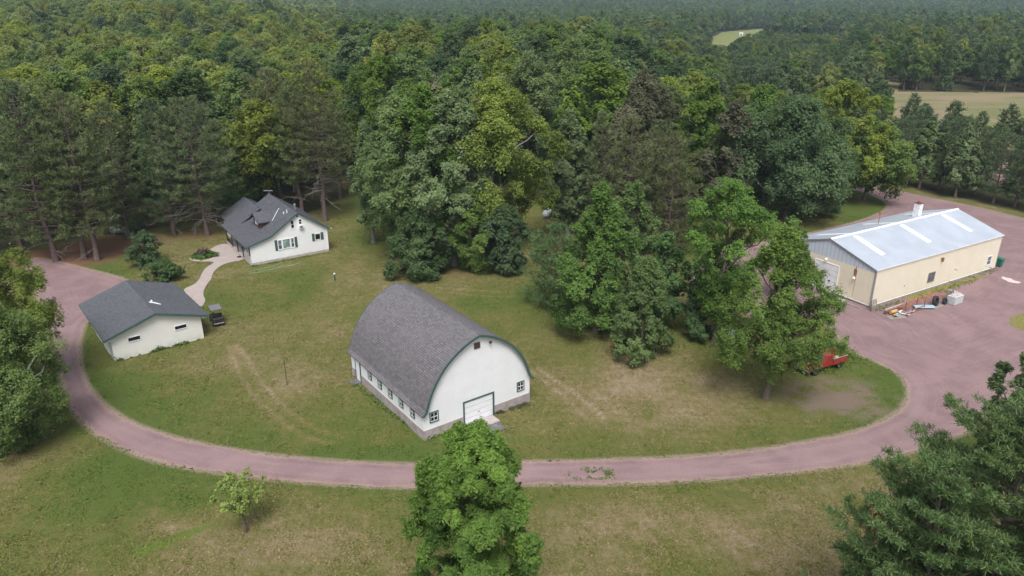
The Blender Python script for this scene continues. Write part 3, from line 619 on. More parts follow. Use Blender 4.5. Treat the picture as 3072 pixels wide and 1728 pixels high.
#@@BUILDINGS
# ================================================================== BUILDINGS
M['barn_siding'] = siding('barn_siding', (.87, .88, .90), .20, depthf=.075)
M['garage_siding'] = siding('garage_siding', (.80, .78, .73), .2, depthf=.07)
M['house_siding'] = siding('house_siding', (.86, .86, .87), .22, depthf=.07)
M['cream_siding'] = siding('cream_siding', (.80, .73, .58), .30, True, .09)
M['galv_siding'] = siding('galvanised_siding', (.56, .62, .69), .6, True, .2)
M['barn_shingle'] = shingle('barn_shingle', (.165, .153, .163), (.245, .232, .242), (.195, .183, .193), (.20, .215, .22), 1.0, .36, .19)
M['garage_shingle'] = shingle('garage_shingle', (.122, .130, .144), (.172, .180, .194), (.146, .151, .164), (.18, .17, .20), .5, .36, .17)
M['house_shingle'] = shingle('house_shingle', (.110, .115, .130), (.165, .165, .185), (.14, .14, .16), (.19, .17, .19), .6, .36, .17)
def metal_roof():
    m, t = nodes_of('galvanised_roof'); k = N(t); v = k.obj(); x = k.n('ShaderNodeSeparateXYZ'); k.l(v, x.inputs[0])
    fr = k.math('FRACT', k.math('DIVIDE', x.outputs[1], .3)); line = k.math('LESS_THAN', fr, .14)
    fr2 = k.math('FRACT', k.math('DIVIDE', x.outputs[0], 1.15)); l2 = k.math('LESS_THAN', fr2, .05)
    n = k.noise(.35, 5, .6, v, .5); n2 = k.noise(5, 3, .6, k.mapv(v, (.2, 1, 1)))
    c = k.mix(k.ramp(n, .3, .7), (.46, .505, .565), (.55, .59, .65)); c = k.mix(k.math('MULTIPLY', line, .5), c, (.40, .45, .52)); c = k.mix(k.math('MULTIPLY', l2, .12), c, (.45, .5, .56))
    c = k.mix(k.math('MULTIPLY', k.ramp(n2, .58, .75), .25), c, (.45, .47, .5))
    k.out(c, .42, .4, .25, fr, .25, .02); return m
M['metal_roof'] = metal_roof()
M['skylight'] = weathered('skylight_panel', (.86, .84, .83), .4, .05, 3)
M['gravel_stone'] = weathered('fieldstone', (.50, .46, .44), .9, .45, 5, dirt=(.2, .16, .15), dirtamt=.6)
def building(name, label, cat, bx, by, yaw): return thing(name, label, cat, (bx, by, 0), yaw)
def gable_wall(par, name, prof, v0, v1, z0, mat):
    """solid body: outline prof (u,z) closed at z0"""
    poly = [(prof[0][0], z0)]+list(prof)+[(prof[-1][0], z0)]
    return MB().extrude(poly, 1, v0, v1).build(name, mat, par)
# ---- barn -----------------------------------------------------------------
b = building('barn', 'white gothic-arch barn with grey shingled roof, green trim and overhead door', 'barn', -7.714, 54.761, .623)
BW, BL = 11.469, 14.889; hc = BW/2
half = [(0, 8.74), (.75, 8.52), (1.5, 8.20), (2.2, 7.80), (2.85, 7.36), (3.5, 6.82), (4.08, 6.16), (4.6, 5.45), (5.0, 4.75), (5.3, 4.05), (5.52, 3.4), (5.66, 2.95), (6.0, 2.64)]
prof = [(hc-a, z) for a, z in half[::-1]]+[(hc+a, z) for a, z in half[1:]]
roofmesh('roof', prof, -.38, BL+.38, M['barn_shingle'], b, .12, 22, .018, 4)
inner = [(0, 2.66)]+[(hc-a, z-.16) for a, z in half[::-1] if a < 5.4]+[(hc+a, z-.16) for a, z in half[1:] if a < 5.4]+[(BW, 2.66)]
gable_wall(b, 'wall', inner, 0, BL, .92, M['barn_siding'])
fd = MB(); dl, dr = 4.17, 7.22
fd.box(-.04, dl-.07, -.05, .3, 0, .95).box(dr+.07, BW+.04, -.05, .3, 0, .95).box(-.04, .3, .3, 12.74, 0, .95).box(BW-.3, BW+.04, .3, BL+.04, 0, .95).box(-.04, BW-.3, BL-.3, BL+.04, 0, .95)
fd.build('foundation', M['stone'], b)
MB().box(dl, dr, .02, .3, 0, .92).build('door_sill_wall', M['white_paint'], b)
# verge trim that follows the arch
for vv in (-.40, BL+.36):
    m = MB(); o = len(m.v); pts = prof; n = len(pts)
    P3 = np.array(pts); d = np.gradient(P3, axis=0); nrm = np.stack([d[:, 1], -d[:, 0]], 1); nrm /= np.linalg.norm(nrm, axis=1)[:, None]
    up, dn = P3-nrm*.02, P3+nrm*.20
    vs = [(x, vv-.02, z) for x, z in up]+[(x, vv-.02, z) for x, z in dn]+[(x, vv+.035, z) for x, z in up]+[(x, vv+.035, z) for x, z in dn]
    fs = []
    for i in range(n-1):
        fs += [(i, i+1, n+i+1, n+i), (2*n+i, 3*n+i, 3*n+i+1, 2*n+i+1), (i, 2*n+i, 2*n+i+1, i+1), (n+i, n+i+1, 3*n+i+1, 3*n+i)]
    fs += [(0, n, 3*n, 2*n), (n-1, 3*n-1, 4*n-1, 2*n-1)[:4]]
    m.add(vs, fs).build('verge_board', M['green_trim'], b)
for u, v in ((-.02, -.03), (BW-.10, -.03)): MB().box(u, u+.12, v, v+.02, .96, 2.7).build('corner_board', M['white_paint'], b)
for a0, a1, z0, z1_ in ((.60, 1.50, 1.55, 2.58), (10.0, 10.85, 1.50, 2.50)): window(b, 'F', a0, a1, z0, z1_, M['green_trim'], M['white_paint'], None, (2, 2), .09)
for c_ in (10.55, 8.37, 6.2, 4.07, 1.93): window(b, 'S', c_-.40, c_+.40, 1.42, 2.50, M['green_trim'], M['white_paint'], None, (2, 2), .09)
for c_ in (3., 7., 11.): window(b, 'T', c_-.40, c_+.40, 1.42, 2.50, M['green_trim'], M['white_paint'], None, (2, 2), .09, BW)
window(b, 'F', 5.36, 5.98, 7.33, 7.91, M['wood_brown'], None, M['dark_metal'], fw=.05)
m = MB(); m.box(dl, dr, -.03, .02, .08, 2.33); door = m.build('garage_door', M['white_paint'], b)
m = MB()
for i in range(1, 4): z = .08+2.25*i/4; m.box(dl, dr, -.036, -.03, z-.012, z+.012)
m.build('panel_joint', M['concrete'], door)
MB().box(5.62, 5.76, -.07, -.03, .95, 1.0).build('handle', M['dark_metal'], door)
m = MB(); m.box(dl-.13, dl, -.09, .02, 0, 2.45).box(dr, dr+.17, -.09, .02, 0, 2.45).box(dl, dr, -.09, .02, 2.33, 2.45); m.build('door_frame', M['green_trim'], b)
m = MB(); m.tube([(6.95, -.02, 7.55), (6.95, -.2, 7.65)], .04, 8).lathe([(.05, -.1), (.12, 0), (.14, .12), (.06, .18)], 12, (6.95, -.28, 7.62)); m.build('floodlight', M['dark_metal'], b)
m = MB(); m.box(-.07, -.005, 12.78, 13.72, .10, 2.35); sd_ = m.build('side_door', M['white_paint'], b)
m = MB(); m.box(-.11, -.005, 12.68, 12.77, 0, 2.45).box(-.11, -.005, 13.73, 13.82, 0, 2.45); m.build('door_frame', M['green_trim'], b)
tag(MB().box(4.3, 7.12, -1.35, -.1, 0, .13).build('concrete_ramp', M['concrete'], None, .02), 'pale concrete apron at the foot of the barn overhead door', 'ramp')
ramp = bpy.data.objects['concrete_ramp']; ramp.location = b.location; ramp.rotation_euler = b.rotation_euler
o = MB().box(4.72, 6.95, -2.62, -1.42, 0, .05).build('asphalt_patch', M['asphalt'], None, .02); o.location = b.location; o.rotation_euler = b.rotation_euler; tag(o, 'cracked dark asphalt patch in the grass below the barn ramp', 'asphalt patch')
o = MB().box(-.98, -.12, 12.78, 13.75, 0, .10).build('door_step', M['asphalt'], None, .02); o.location = b.location; o.rotation_euler = b.rotation_euler; tag(o, 'small dark slab in front of the barn side door', 'step')
# ---- garage ---------------------------------------------------------------
g = building('garage', 'low white two-window garage with wide grey shingled gable roof and green fascia', 'garage', -42.436, 70.019, .678)
GW, GL = 9.292, 11.813; sl_ = (4.55-2.84)/(GW/2+.72); zr, ze = 4.55, 2.84
prof = [(-.72, ze), (GW/2, zr), (GW+.72, ze)]
roofmesh('roof', prof, -.51, GL+.51, M['garage_shingle'], g, .12, 12, .006, 7)
gable_wall(g, 'wall', [(0, ze+.72*sl_-.14), (GW/2, zr-.14), (GW, ze+.72*sl_-.14)], 0, GL, 0, M['garage_siding'])
v0 = -.535
for sgn in (0, 1):
    pts = [(-.74, ze+.0), (GW/2, zr+.0), (GW/2, zr-.26), (-.74, ze-.26)]
    if sgn: pts = [(GW-a, z) for a, z in pts]
    MB().extrude(pts, 1, v0, v0+.03).build('fascia', M['green_trim'], g); MB().extrude(pts, 1, GL+.505, GL+.535).build('fascia', M['green_trim'], g)
for u in (-.76, GW+.73): MB().box(u, u+.03, -.5, GL+.5, ze-.22, ze-.01).build('gutter_board', M['green_trim'], g)
for u in (-.70, GW+.01): MB().box(u, u+.69, -.50, GL+.5, ze-.2, ze-.17).build('soffit', M['white_paint'], g)
window(g, 'F', 1.60, 2.88, 1.80, 2.33, M['white_paint'], None, None, fw=.05); window(g, 'F', 6.38, 7.68, 1.80, 2.31, M['white_paint'], None, None, fw=.05)
for v in (2.2, 6.2): MB().box(-.06, -.005, v, v+2.6, .02, 2.1).build('garage_door', M['white_paint'], g)
# vent flashing on the right slope
vz = lambda u: zr-sl_*(u-GW/2)
m = MB(); u0 = 5.15; m.add([(5.0, 3.3, vz(5.0)+.03), (5.35, 3.15, vz(5.35)+.03), (6.0, 2.65, vz(6.0)+.03), (6.1, 3.0, vz(6.1)+.03), (5.6, 3.6, vz(5.6)+.03), (5.1, 3.75, vz(5.1)+.03)], [(0, 1, 2, 3, 4, 5)])
m.tube([(5.3, 3.45, vz(5.3)), (5.3, 3.45, vz(5.3)+.28)], .10, 12); m.build('roof_vent', M['white_paint'], g)
# ---- house ----------------------------------------------------------------
h = building('farmhouse', 'white storey-and-a-half house with sweeping grey roof, dormer and side porch', 'house', -37.714, 100.196, .593)
HW, HL, pk = 11.645, 13.264, 7.37
prof = [(-.62, 2.95), (3.1, 4.02), (pk, 6.86), (HW+.42, 3.62)]
roofmesh('roof', prof, -.35, HL+.3, M['house_shingle'], h, .13, 14, .008, 3)
gable_wall(h, 'wall', [(0, 2.9), (3.15, 3.86), (pk, 6.68), (HW, 3.70)], 0.0, HL, .32, M['house_siding'])
# recessed porch: the wall is cut back behind the posts, so the body starts at u=2.4 there
bpy.data.objects.remove([c for c in h.children if c.name.startswith('wall')][0])
gable_wall(h, 'wall', [(0, 2.95), (3.15, 3.86), (pk, 6.68), (HW, 3.70)], 0.0, 3.4, .32, M['house_siding'])
gable_wall(h, 'wall', [(2.4, 3.60), (3.15, 3.85), (pk, 6.67), (HW-.01, 3.69)], 3.401, HL, .32, M['house_siding'])
m = MB(); m.box(.02, HW+.03, -.035, .25, 0, .36).box(HW-.25, HW+.03, .25, HL, 0, .36); m.build('foundation', M['concrete'], h)
m = MB()
for L in ([(-.64, 2.95), (3.1, 4.02), (3.1, 3.80), (-.64, 2.73)], [(3.1, 4.02), (pk, 6.86), (pk, 6.64), (3.1, 3.80)], [(pk, 6.86), (HW+.44, 3.62), (HW+.44, 3.40), (pk, 6.64)]):
    MB().extrude(L, 1, -.385, -.352).build('fascia', M['green_trim'], h); MB().extrude(L, 1, HL+.302, HL+.335).build('fascia', M['green_trim'], h)
MB().box(-.67, -.63, -.34, HL+.29, 2.76, 2.94).build('gutter', M['green_trim'], h); MB().box(HW+.43, HW+.47, -.34, HL+.29, 3.43, 3.61).build('gutter', M['green_trim'], h)
m = MB(); m.box(-.03, -.004, .0, 3.4, 1.35, 2.9); m.box(-.03, .06, -.028, -.002, 1.35, 2.9); m.build('brown_siding', M['wood_brown'], h)
m = MB(); m.box(-.10, -.004, .0, 3.4, 0, 1.35); m.build('stone_veneer', M['gravel_stone'], h)
window(h, 'S', .75, 2.6, 1.45, 2.55, M['white_paint'], M['white_paint'], M['glass_grey'], (2, 1), .07, off=-.03)
m = MB(); m.box(2.38, 2.398, 5.6, 6.5, .35, 2.4); dr_ = m.build('front_door', M['wood_brown'], h)
window(h, 'S', 7.6, 9.0, 1.2, 2.4, M['white_paint'], M['white_paint'], M['glass'], (2, 1), .08, off=2.4)
window(h, 'S', 10.4, 11.6, 1.2, 2.4, M['white_paint'], M['white_paint'], M['glass'], (2, 1), .08, off=2.4)
m = MB(); m.box(-.25, 2.39, 3.42, HL, 0, .3); m.build('porch_floor', M['concrete'], h)
for v in (3.7, 6.69, 9.74, 12.9):
    m = MB(); m.box(-.20, -.06, v-.07, v+.07, .3, 2.95); m.build('porch_post', M['dark_metal'], h)
m = MB(); m.box(-.18, -.08, 9.83, 12.8, 1.05, 1.12).box(-.18, -.08, 9.83, 12.8, .45, .50)
for i in range(14): m.box(-.15, -.11, 9.98+i*.21, 10.02+i*.21, .5, 1.05)
m.build('porch_railing', M['dark_metal'], h)
m = MB(); m.box(-.2, 0, 3.45, HL-.1, 2.72, 2.86); m.build('porch_beam', M['wood_brown'], h)
W_ = M['white_paint']
window(h, 'F', 6.22, 6.82, 4.48, 5.78, W_, W_, None, (1, 2), .06); window(h, 'F', 7.43, 8.0, 4.90, 5.78, W_, W_, None, (1, 2), .06)
m = MB(); m.box(7.42, 8.02, -.38, -.02, 4.38, 4.86); ac = m.build('air_conditioner', W_, h, .02)
MB().box(7.5, 7.9, -.39, -.381, 4.45, 4.8).build('grille', M['glass_grey'], ac)
window(h, 'F', 4.02, 4.72, 1.60, 3.16, W_, W_, M['glass_grey'], (1, 2), .08); window(h, 'F', 4.74, 5.92, 1.66, 3.14, W_, None, M['glass_green'], fw=.09); window(h, 'F', 5.94, 6.55, 1.60, 3.14, W_, W_, M['glass_grey'], (1, 2), .08)
window(h, 'F', 9.68, 10.55, 2.12, 3.10, W_, None, None, fw=.06)
for a0, a1, z0, z1_ in ((3.62, 3.99, 1.56, 3.18), (6.58, 6.96, 1.56, 3.16), (9.24, 9.64, 2.0, 3.18), (10.60, 11.02, 2.02, 3.18)):
    m = MB(); wb(m, 'F', a0, a1, z0, z1_, 0, .05); m.build('shutter', M['green_trim'], h)
m = MB(); wb(m, 'F', 7.2, 7.5, 6.15, 6.4, .0, .05); m.build('gable_vent', M['green_trim'], h)
MB().box(-.02, .07, -.05, -.029, .4, 2.85).build('corner_board', W_, h); MB().box(HW-.06, HW+.03, -.05, -.002, .37, 3.5).build('corner_board', W_, h)
# dormer
sl2 = (6.86-4.02)/(pk-3.1); zat = lambda u: 6.86-sl2*(pk-u)
dm = MB(); dv, dh, dz, de, uf = 5.85, 1.62, 6.22, 5.28, 2.95
dm.extrude([(dv-dh, zat(uf)-.25), (dv-dh, de), (dv, dz-.12), (dv+dh, de), (dv+dh, zat(uf)-.25)], 0, uf, 6.3); dorm = dm.build('dormer', M['wood_brown'], h)
dr2 = MB()
def dpt(v, z, u0, u1): return [(u0, v, z), (u1, v, z)]
for s in (-1, 1):
    e = dh+.42; ze2 = dz-(dz-de)*e/dh
    ui = pk-(6.86-dz)/sl2+.15; ue = pk-(6.86-ze2)/sl2+.1
    top = [(uf-.45, dv, dz), (ui, dv, dz), (ue, dv+s*e, ze2), (uf-.45, dv+s*e, ze2)]
    vs = top+[(x, y, z-.10) for x, y, z in top]
    dr2.add(vs, [(0, 1, 2, 3), (7, 6, 5, 4), (0, 3, 7, 4), (3, 2, 6, 7), (2, 1, 5, 6)])
ro = dr2.build('dormer_roof', M['house_shingle'], dorm)
me = ro.data; uvl = me.uv_layers.new(name='UVMap')
for p_ in me.polygons:
    for li in p_.loop_indices:
        q = me.vertices[me.loops[li].vertex_index].co; uvl.data[li].uv = (q.x, (q.y-dv)*1.15)
m = MB()
for s in (-1, 1):
    e = dh+.44; ze2 = dz-(dz-de)*e/dh
    pts = [(dv, dz+.01), (dv+s*e, ze2+.01), (dv+s*e, ze2-.17), (dv, dz-.17)]; m.extrude(pts, 0, uf-.49, uf-.452)
m.build('fascia', M['green_trim'], dorm)
window(h, 'S', dv-.55, dv+.55, 4.35, 5.35, W_, W_, M['glass_grey'], (2, 1), .08, off=uf)
e = dh+.42; ze2 = dz-(dz-de)*e/dh; ui = pk-(6.86-dz)/sl2+.15; ue = pk-(6.86-ze2)/sl2+.1
MB().tube([(ui-.05, dv-.1, dz+.03), (ue+.02, dv-e, ze2+.05)], .06, 6).build('valley_flashing', W_, h)
for u, v, hh, r in ((6.3, 2.9, .25, .09), (6.6, 2.2, .5, .07)):
    MB().tube([(u, v, zat(u)-.05), (u, v, zat(u)+hh)], r, 10).build('vent_pipe', W_, h)
MB().tube([(8.6, 4.6, 5.8), (8.6, 4.6, 6.75)], .13, 12).lathe([(.2, 6.75), (.2, 6.85), (.05, 6.95)], 12, (8.6, 4.6, 0)).build('chimney_pipe', M['steel'], h)
m = MB(); m.tube([(pk-.1, HL-.3, 6.8), (pk-.1, HL-.3, 7.5)], .03, 6); m.tube([(pk-.9, HL-.3, 7.55), (pk+.5, HL-.3, 7.35)], .05, 6)
for i in range(5): m.tube([(pk-.8+i*.3, HL-.75, 7.53-i*.04), (pk-.8+i*.3, HL+.15, 7.53-i*.04)], .02, 5)
m.build('aerial', M['steel'], h)
# rear wing
prof = [(.55, 3.0), (4.75, 5.55), (9.0, 3.0)]
roofmesh('roof', prof, HL-3.2, 19.0, M['house_shingle'], h, .13, 8, .006, 9)
gable_wall(h, 'wall', [(1., 3.15), (4.75, 5.40), (8.6, 3.15)], HL+.01, 18.6, 0, M['house_siding'])
m = MB()
for L in ([(.53, 3.0), (4.75, 5.55), (4.75, 5.37), (.53, 2.82)], [(9.02, 3.0), (4.75, 5.55), (4.75, 5.37), (9.02, 2.82)]): m.extrude(L, 1, 19.002, 19.03)
m.build('fascia', M['green_trim'], h)
m = MB(); m.lathe([(.02, 0), (.10, .02), (.17, .07), (.16, .08)], 12, (0, 0, 0)); 
m.build('floodlight', W_, h, xf=Matrix.Translation((HW+.55, -.1, 3.5)))
# ---- workshop -------------------------------------------------------------
s = building('workshop', 'long cream metal workshop with pale galvanised roof and skylight strips', 'workshop', 44.375, 83.652, 2.096)
SW, SL, sz, szr = 13.8, 27.757, 5.12, 7.22; pk = SW/2; ss = (szr-sz)/pk
prof = [(-.12, sz-.03), (pk, szr), (SW+.12, sz-.03)]
roofmesh('roof', prof, -SL-.15, .12, M['metal_roof'], s, .07, 10, .0, 1)
gable_wall(s, 'wall', [(0, 4.62), (SW, 4.62)], -SL, 0, .32, M['cream_siding'])
gable_wall(s, 'gable', [(0, sz-.09), (pk, szr-.09), (SW, sz-.09)], -SL+.001, -.001, 4.623, M['galv_siding'])
m = MB(); m.box(-.025, -.002, -SL, 0, 4.6, 5.03); m.build('wall_upper', M['cream_siding'], s)
MB().box(.03, SW-.03, -SL+.03, -.03, 0, .318).build('base_slab', M['stone'], s)
MB().box(-.06, .10, -.02, .05, .25, 5.05).box(-.06, -.0261, -.16, -.02, .25, 5.05).build('corner_trim', M['steel'], s); MB().box(-.06, .10, -SL-.05, -SL+.02, .25, 5.05).build('corner_trim', M['steel'], s)
m = MB(); m.box(-.045, -.005, -SL+.05, -.17, .28, .36).box(.12, 5.1, .005, .045, .28, .36); m.build('base_trim', M['white_paint'], s)
m = MB()
for L in ([(-.14, sz-.04), (pk, szr+.0), (pk, szr-.17), (-.14, sz-.21)], [(SW+.14, sz-.04), (pk, szr+.0), (pk, szr-.17), (SW+.14, sz-.21)]): m.extrude(L, 1, .123, .15)
m.build('rake_trim', M['steel'], s)
m = MB(); m.box(-.16, -.122, -SL-.15, .12, sz-.17, sz-.04); m.build('eave_trim', M['white_paint'], s)
m = MB(); m.extrude([(pk-.28, szr-.28*ss+.02), (pk, szr+.035), (pk+.28, szr-.28*ss+.02), (pk, szr+.075)], 1, -SL-.17, .14); m.build('ridge_cap', W_, s)
for vv in (-4.0, -13.8, -23.4):
    for sg in (1, -1):
        m = MB(); a0, a1 = pk-.55*1, pk-4.9
        pts = [(a0, szr-ss*(pk-a0)+.012), (a1, szr-ss*(pk-a1)+.012), (a1, szr-ss*(pk-a1)+.04), (a0, szr-ss*(pk-a0)+.04)]
        if sg < 0: pts = [(SW-a, z) for a, z in pts]
        m.extrude(pts, 1, vv-.45, vv+.45); m.build('skylight', M['skylight'], s)
m = MB(); m.box(5.10, 8.6, .01, .05, .05, 3.9); door = m.build('garage_door', W_, s)
m = MB()
for i in range(1, 5): z = .05+3.85*i/5; m.box(5.10, 8.6, .05, .056, z-.015, z+.015)
m.build('panel_joint', M['concrete'], door)
for u in (6.0, 7.3): MB().box(u, u+.3, .05, .062, 1.55, 1.75).build('door_glazing', M['glass'], door)
m = MB(); m.box(4.98, 5.10, .005, .08, .05, 4.0).box(8.6, 8.72, .005, .08, .05, 4.0).box(5.10, 8.6, .005, .08, 3.9, 4.0); m.build('door_frame', W_, s)
for u, z in ((6.95, 4.45), (2.62, 3.25)):
    m = MB(); m.tube([(u, 0, z+.05), (u, .25, z+.1)], .035, 8).lathe([(.06, .12), (.17, 0), (.15, -.12), (.08, -.16)], 12, (u, .3, z)); m.build('yard_lamp', W_, s)
m = MB(); m.box(2.5, 2.68, .004, .10, 3.5, 4.25).tube([(2.60, .06, 4.2), (2.60, .1, 4.75)], .04, 8); m.build('meter_box', M['rust'], s)
m = MB(); m.add([(2.52, .004, 3.45), (2.66, .004, 3.45), (2.60, .004, .5), (2.55, .004, .5)], [(0, 1, 2, 3)]); m.build('rust_stain', weathered('rust_stain', (.52, .33, .13), .7, .3, 3), s)
m = MB(); m.add([(2.75, .004, 4.4), (2.95, .004, 4.3), (2.92, .004, 3.55), (2.78, .004, 3.5)], [(0, 1, 2, 3)]); m.build('rust_stain', M['rust'], s)
window(s, 'S', -12.9, -11.45, 1.12, 2.5, M['wood_grey'], None, M['glass_grey'], fw=.08, off=-.0)
window(s, 'S', -26.3, -25.2, .98, 2.35, W_, W_, M['glass_grey'], (1, 2), .08)
m = MB(); m.box(-.3, -.026, -13.85, -13.6, 4.0, 4.25).tube([(-.22, -13.72, 3.98), (-.22, -13.72, 3.72)], .10, 10); m.build('wall_lamp', M['rust'], s)
for u, v, z in ((0, -17.5, 1.9), (0, -18, 1.7), (0, -6.5, 1.7)): MB().box(-.05, -.002, v-.06, v+.06, z-.06, z+.06).build('wall_fitting', M['dark_metal'], s)
m = MB(); m.box(8.45, 9.3, -21.75, -20.9, 6.0, 8.45); ch = m.build('chimney', weathered('painted_block', (.74, .73, .74), .9, .12, 3, dirt=(.3, .27, .26), dirtamt=.9), s, .02)
MB().box(8.40, 9.35, -21.8, -20.85, 8.452, 8.53).build('chimney_cap', M['wood_brown'], ch); MB().tube([(8.87, -21.3, 8.53), (8.87, -21.3, 8.8)], .2, 12).build('flue', M['rust'], ch)
m = MB(); m.tube([(9.3, -13.2, 6.3), (9.3, -13.2, 8.0)], .05, 8).lathe([(.05, 7.9), (.16, 8.0), (.16, 8.25), (.04, 8.35)], 10, (9.3, -13.2, 0)); m.build('vent_pipe', M['rust'], s)
#@@OBJECTS
# ================================================================== SMALLER THINGS
def heading(px0, py0, px1, py1):
    a, b_ = gp(px0, py0), gp(px1, py1); return math.atan2(b_[1]-a[1], b_[0]-a[0])
def wheel(par, x, y, r, wd, tyre=M['rubber'], rim=M['steel'], name='wheel'):
    t = MB().lathe([(r*.62, -wd/2), (r*.93, -wd/2), (r, -wd*.3), (r, wd*.3), (r*.93, wd/2), (r*.62, wd/2)], 20, (x, y, r), 'y').build(name, tyre, par, smooth=False)
    MB().lathe([(r*.60, -wd*.42), (r*.60, wd*.42), (r*.2, wd*.36)], 16, (x, y, r), 'y').build('rim', rim, t); return t
# ---- golf cart (local x forward)
p = gp(652, 968); hd = heading(655, 982, 638, 950)
c = thing('golf_cart', 'black golf cart with grey canopy parked on the grass beside the garage', 'golf cart', p, hd); c.scale = (1.1, 1.1, 1.08)
m = MB(); m.extrude([(-1.05, .32), (-1.2, .45), (-1.2, .78), (-.55, .82), (-.5, .45), (.45, .40), (.55, .78), (1.05, .72), (1.22, .5), (1.2, .3)], 1, -.55, .55); m.build('body', M['black_plastic'], c, .03)
m = MB(); m.box(-1.15, -.6, -.5, .5, .80, .84); m.box(-1.18, -1.12, -.5, .5, .84, 1.0); m.build('rear_deck', M['dark_metal'], c)
m = MB(); m.box(-1.30, -1.2, -.55, .55, .34, .46); m.build('bumper', M['steel'], c, .02)
m = MB(); m.box(-.45, .1, -.52, .52, .68, .86); m.build('seat', M['black_plastic'], c, .05)
m = MB(); m.box(-.56, -.44, -.5, .5, .9, 1.3); m.build('backrest', M['black_plastic'], c, .04)
for x, y in ((-.85, -.5), (-.85, .5)): MB().tube([(x, y, .8), (x+.15, y, 1.83)], .022, 6).build('rear_strut', M['dark_metal'], c)
for x, y in ((.85, -.5), (.85, .5)): MB().tube([(x, y, .7), (x-.35, y, 1.83)], .022, 6).build('front_strut', M['dark_metal'], c)
MB().box(-.85, .75, -.58, .58, 1.83, 1.90).build('canopy', weathered('canopy_grey', (.17, .165, .18), .6, .1), c, .03)
m = MB(); m.tube([(.6, .25, .75), (.35, .25, 1.05)], .02, 6); m.lathe([(.17, -.015), (.19, 0), (.17, .015)], 14, (.33, .25, 1.07)); m.build('steering_wheel', M['black_plastic'], c)
for x in (-.8, .85):
    for y in (-.52, .52): wheel(c, x, y, .24, .2)
for y in (-.4, .4): MB().box(-1.225, -1.2, y-.06, y+.06, .6, .7).build('tail_light', M['red_paint'], c)
# ---- red pickup under the tree (local x forward)
pf, pr = gp(2392, 1112), gp(2498, 1080); hd = math.atan2(pf[1]-pr[1], pf[0]-pr[0]); mid = (pf+pr)/2+np.array([.25, -.65, 0])
c = thing('pickup_truck', 'old red pickup truck with open bed, half hidden under the yard tree', 'truck', mid, hd); c.scale = (1.08, 1.08, 1.08)
rp = M['red_paint']
m = MB(); m.extrude([(-2.5, .55), (-2.5, .75), (2.45, .75), (2.5, .55)], 1, -.85, .85); m.build('chassis', M['dark_metal'], c, .02)
m = MB(); m.extrude([(.75, .6), (.75, 1.12), (2.3, 1.05), (2.48, .9), (2.5, .6)], 1, -.88, .88); m.build('hood', rp, c, .06)
m = MB(); m.extrude([(-.55, .6), (-.55, 1.15), (-.40, 1.72), (.40, 1.74), (.80, 1.13), (.78, .6)], 1, -.88, .88); cab = m.build('cab', rp, c, .05)
m = MB(); m.add([(.84, -.74, 1.14), (.84, .74, 1.14), (.47, .66, 1.66), (.47, -.66, 1.66)], [(0, 1, 2, 3)]); m.build('windshield', M['glass_grey'], c)
m = MB(); m.add([(-.585, -.7, 1.2), (-.585, .7, 1.2), (-.445, .62, 1.62), (-.445, -.62, 1.62)], [(0, 1, 2, 3)]); m.build('rear_window', M['glass_grey'], c)
m = MB(); m.box(-2.5, -.62, -.88, .88, .76, .82).box(-2.5, -.62, -.92, -.84, .60, 1.22).box(-2.5, -.62, .84, .92, .60, 1.22).box(-.68, -.62, -.84, .84, .82, 1.2); bed = m.build('bed', rp, c)
m = MB(); m.box(-2.56, -2.5, -.9, .9, .66, 1.2); m.build('tailgate', rp, c)
rg2 = random.Random(9)
for i, lb in enumerate(['white sack lying in the bed of the red pickup', 'pale folded tarp in the bed of the red pickup', 'white bucket-like bundle behind the cab of the red pickup']):
    q = Vector((-2.0+.5*i, .3-.35*i, .82)); q.rotate(Matrix.Rotation(hd, 3, 'Z').to_euler()); o = MB().add([(-.3, -.2, 0), (.32, -.24, 0), (.28, .22, 0), (-.26, .25, 0), (-.2, -.12, .24), (.2, -.1, .3), (.17, .15, .26), (-.2, .12, .2)], [(0, 3, 2, 1), (4, 5, 6, 7), (0, 1, 5, 4), (1, 2, 6, 5), (2, 3, 7, 6), (3, 0, 4, 7)]).build('cargo_bundle', M['tank_paint'], None, .04); o.location = (mid[0]+q.x, mid[1]+q.y, q.z); o.rotation_euler = (0, 0, hd+i); tag(o, lb, 'bundle')
m = MB(); m.tube([(-2.5, -.88, 1.24), (-.62, -.88, 1.24)], .04, 6); m.tube([(-2.5, .88, 1.24), (-.62, .88, 1.24)], .04, 6); m.build('bed_rail', M['steel'], c)
m = MB(); m.box(2.5, 2.62, -.9, .9, .48, .64); m.build('bumper', M['steel'], c, .02)
for y in (-.62, .62): MB().lathe([(.11, 2.49), (.11, 2.53)], 12, (0, y, .85), 'x').build('headlight', W_, c)
for x in (-1.6, 1.65):
    for y in (-.80, .80): wheel(c, x, y, .37, .24)
# ---- propane tanks
def tank(name, p, rz, L, r, mat, label):
    t = thing(name, label, 'tank', p, rz)
    pr = [(.02, -L/2)]+[(r*math.sin(a), -L/2+r*.8*(1-math.cos(a))) for a in np.linspace(.25, math.pi/2, 6)]+[(r*math.sin(a), L/2-r*.8*(1-math.cos(a))) for a in np.linspace(math.pi/2, .25, 6)]+[(.02, L/2)]
    MB().lathe(pr, 20, (0, 0, r+.3), 'x').build('shell', mat, t, smooth=True)
    for x in (-L*.28, L*.28): m = MB(); m.box(x-.08, x+.08, -r*.7, r*.7, 0, .42); m.build('foot', M['concrete'], t)
    MB().lathe([(.2, 2*r+.26), (.2, 2*r+.5), (.12, 2*r+.56), (.02, 2*r+.57)], 14).build('valve_dome', mat, t)
tank('propane_tank', gp(362, 703), .15, 3.2, .55, M['tank_paint'], 'whitish propane tank lying at the edge of the pines')
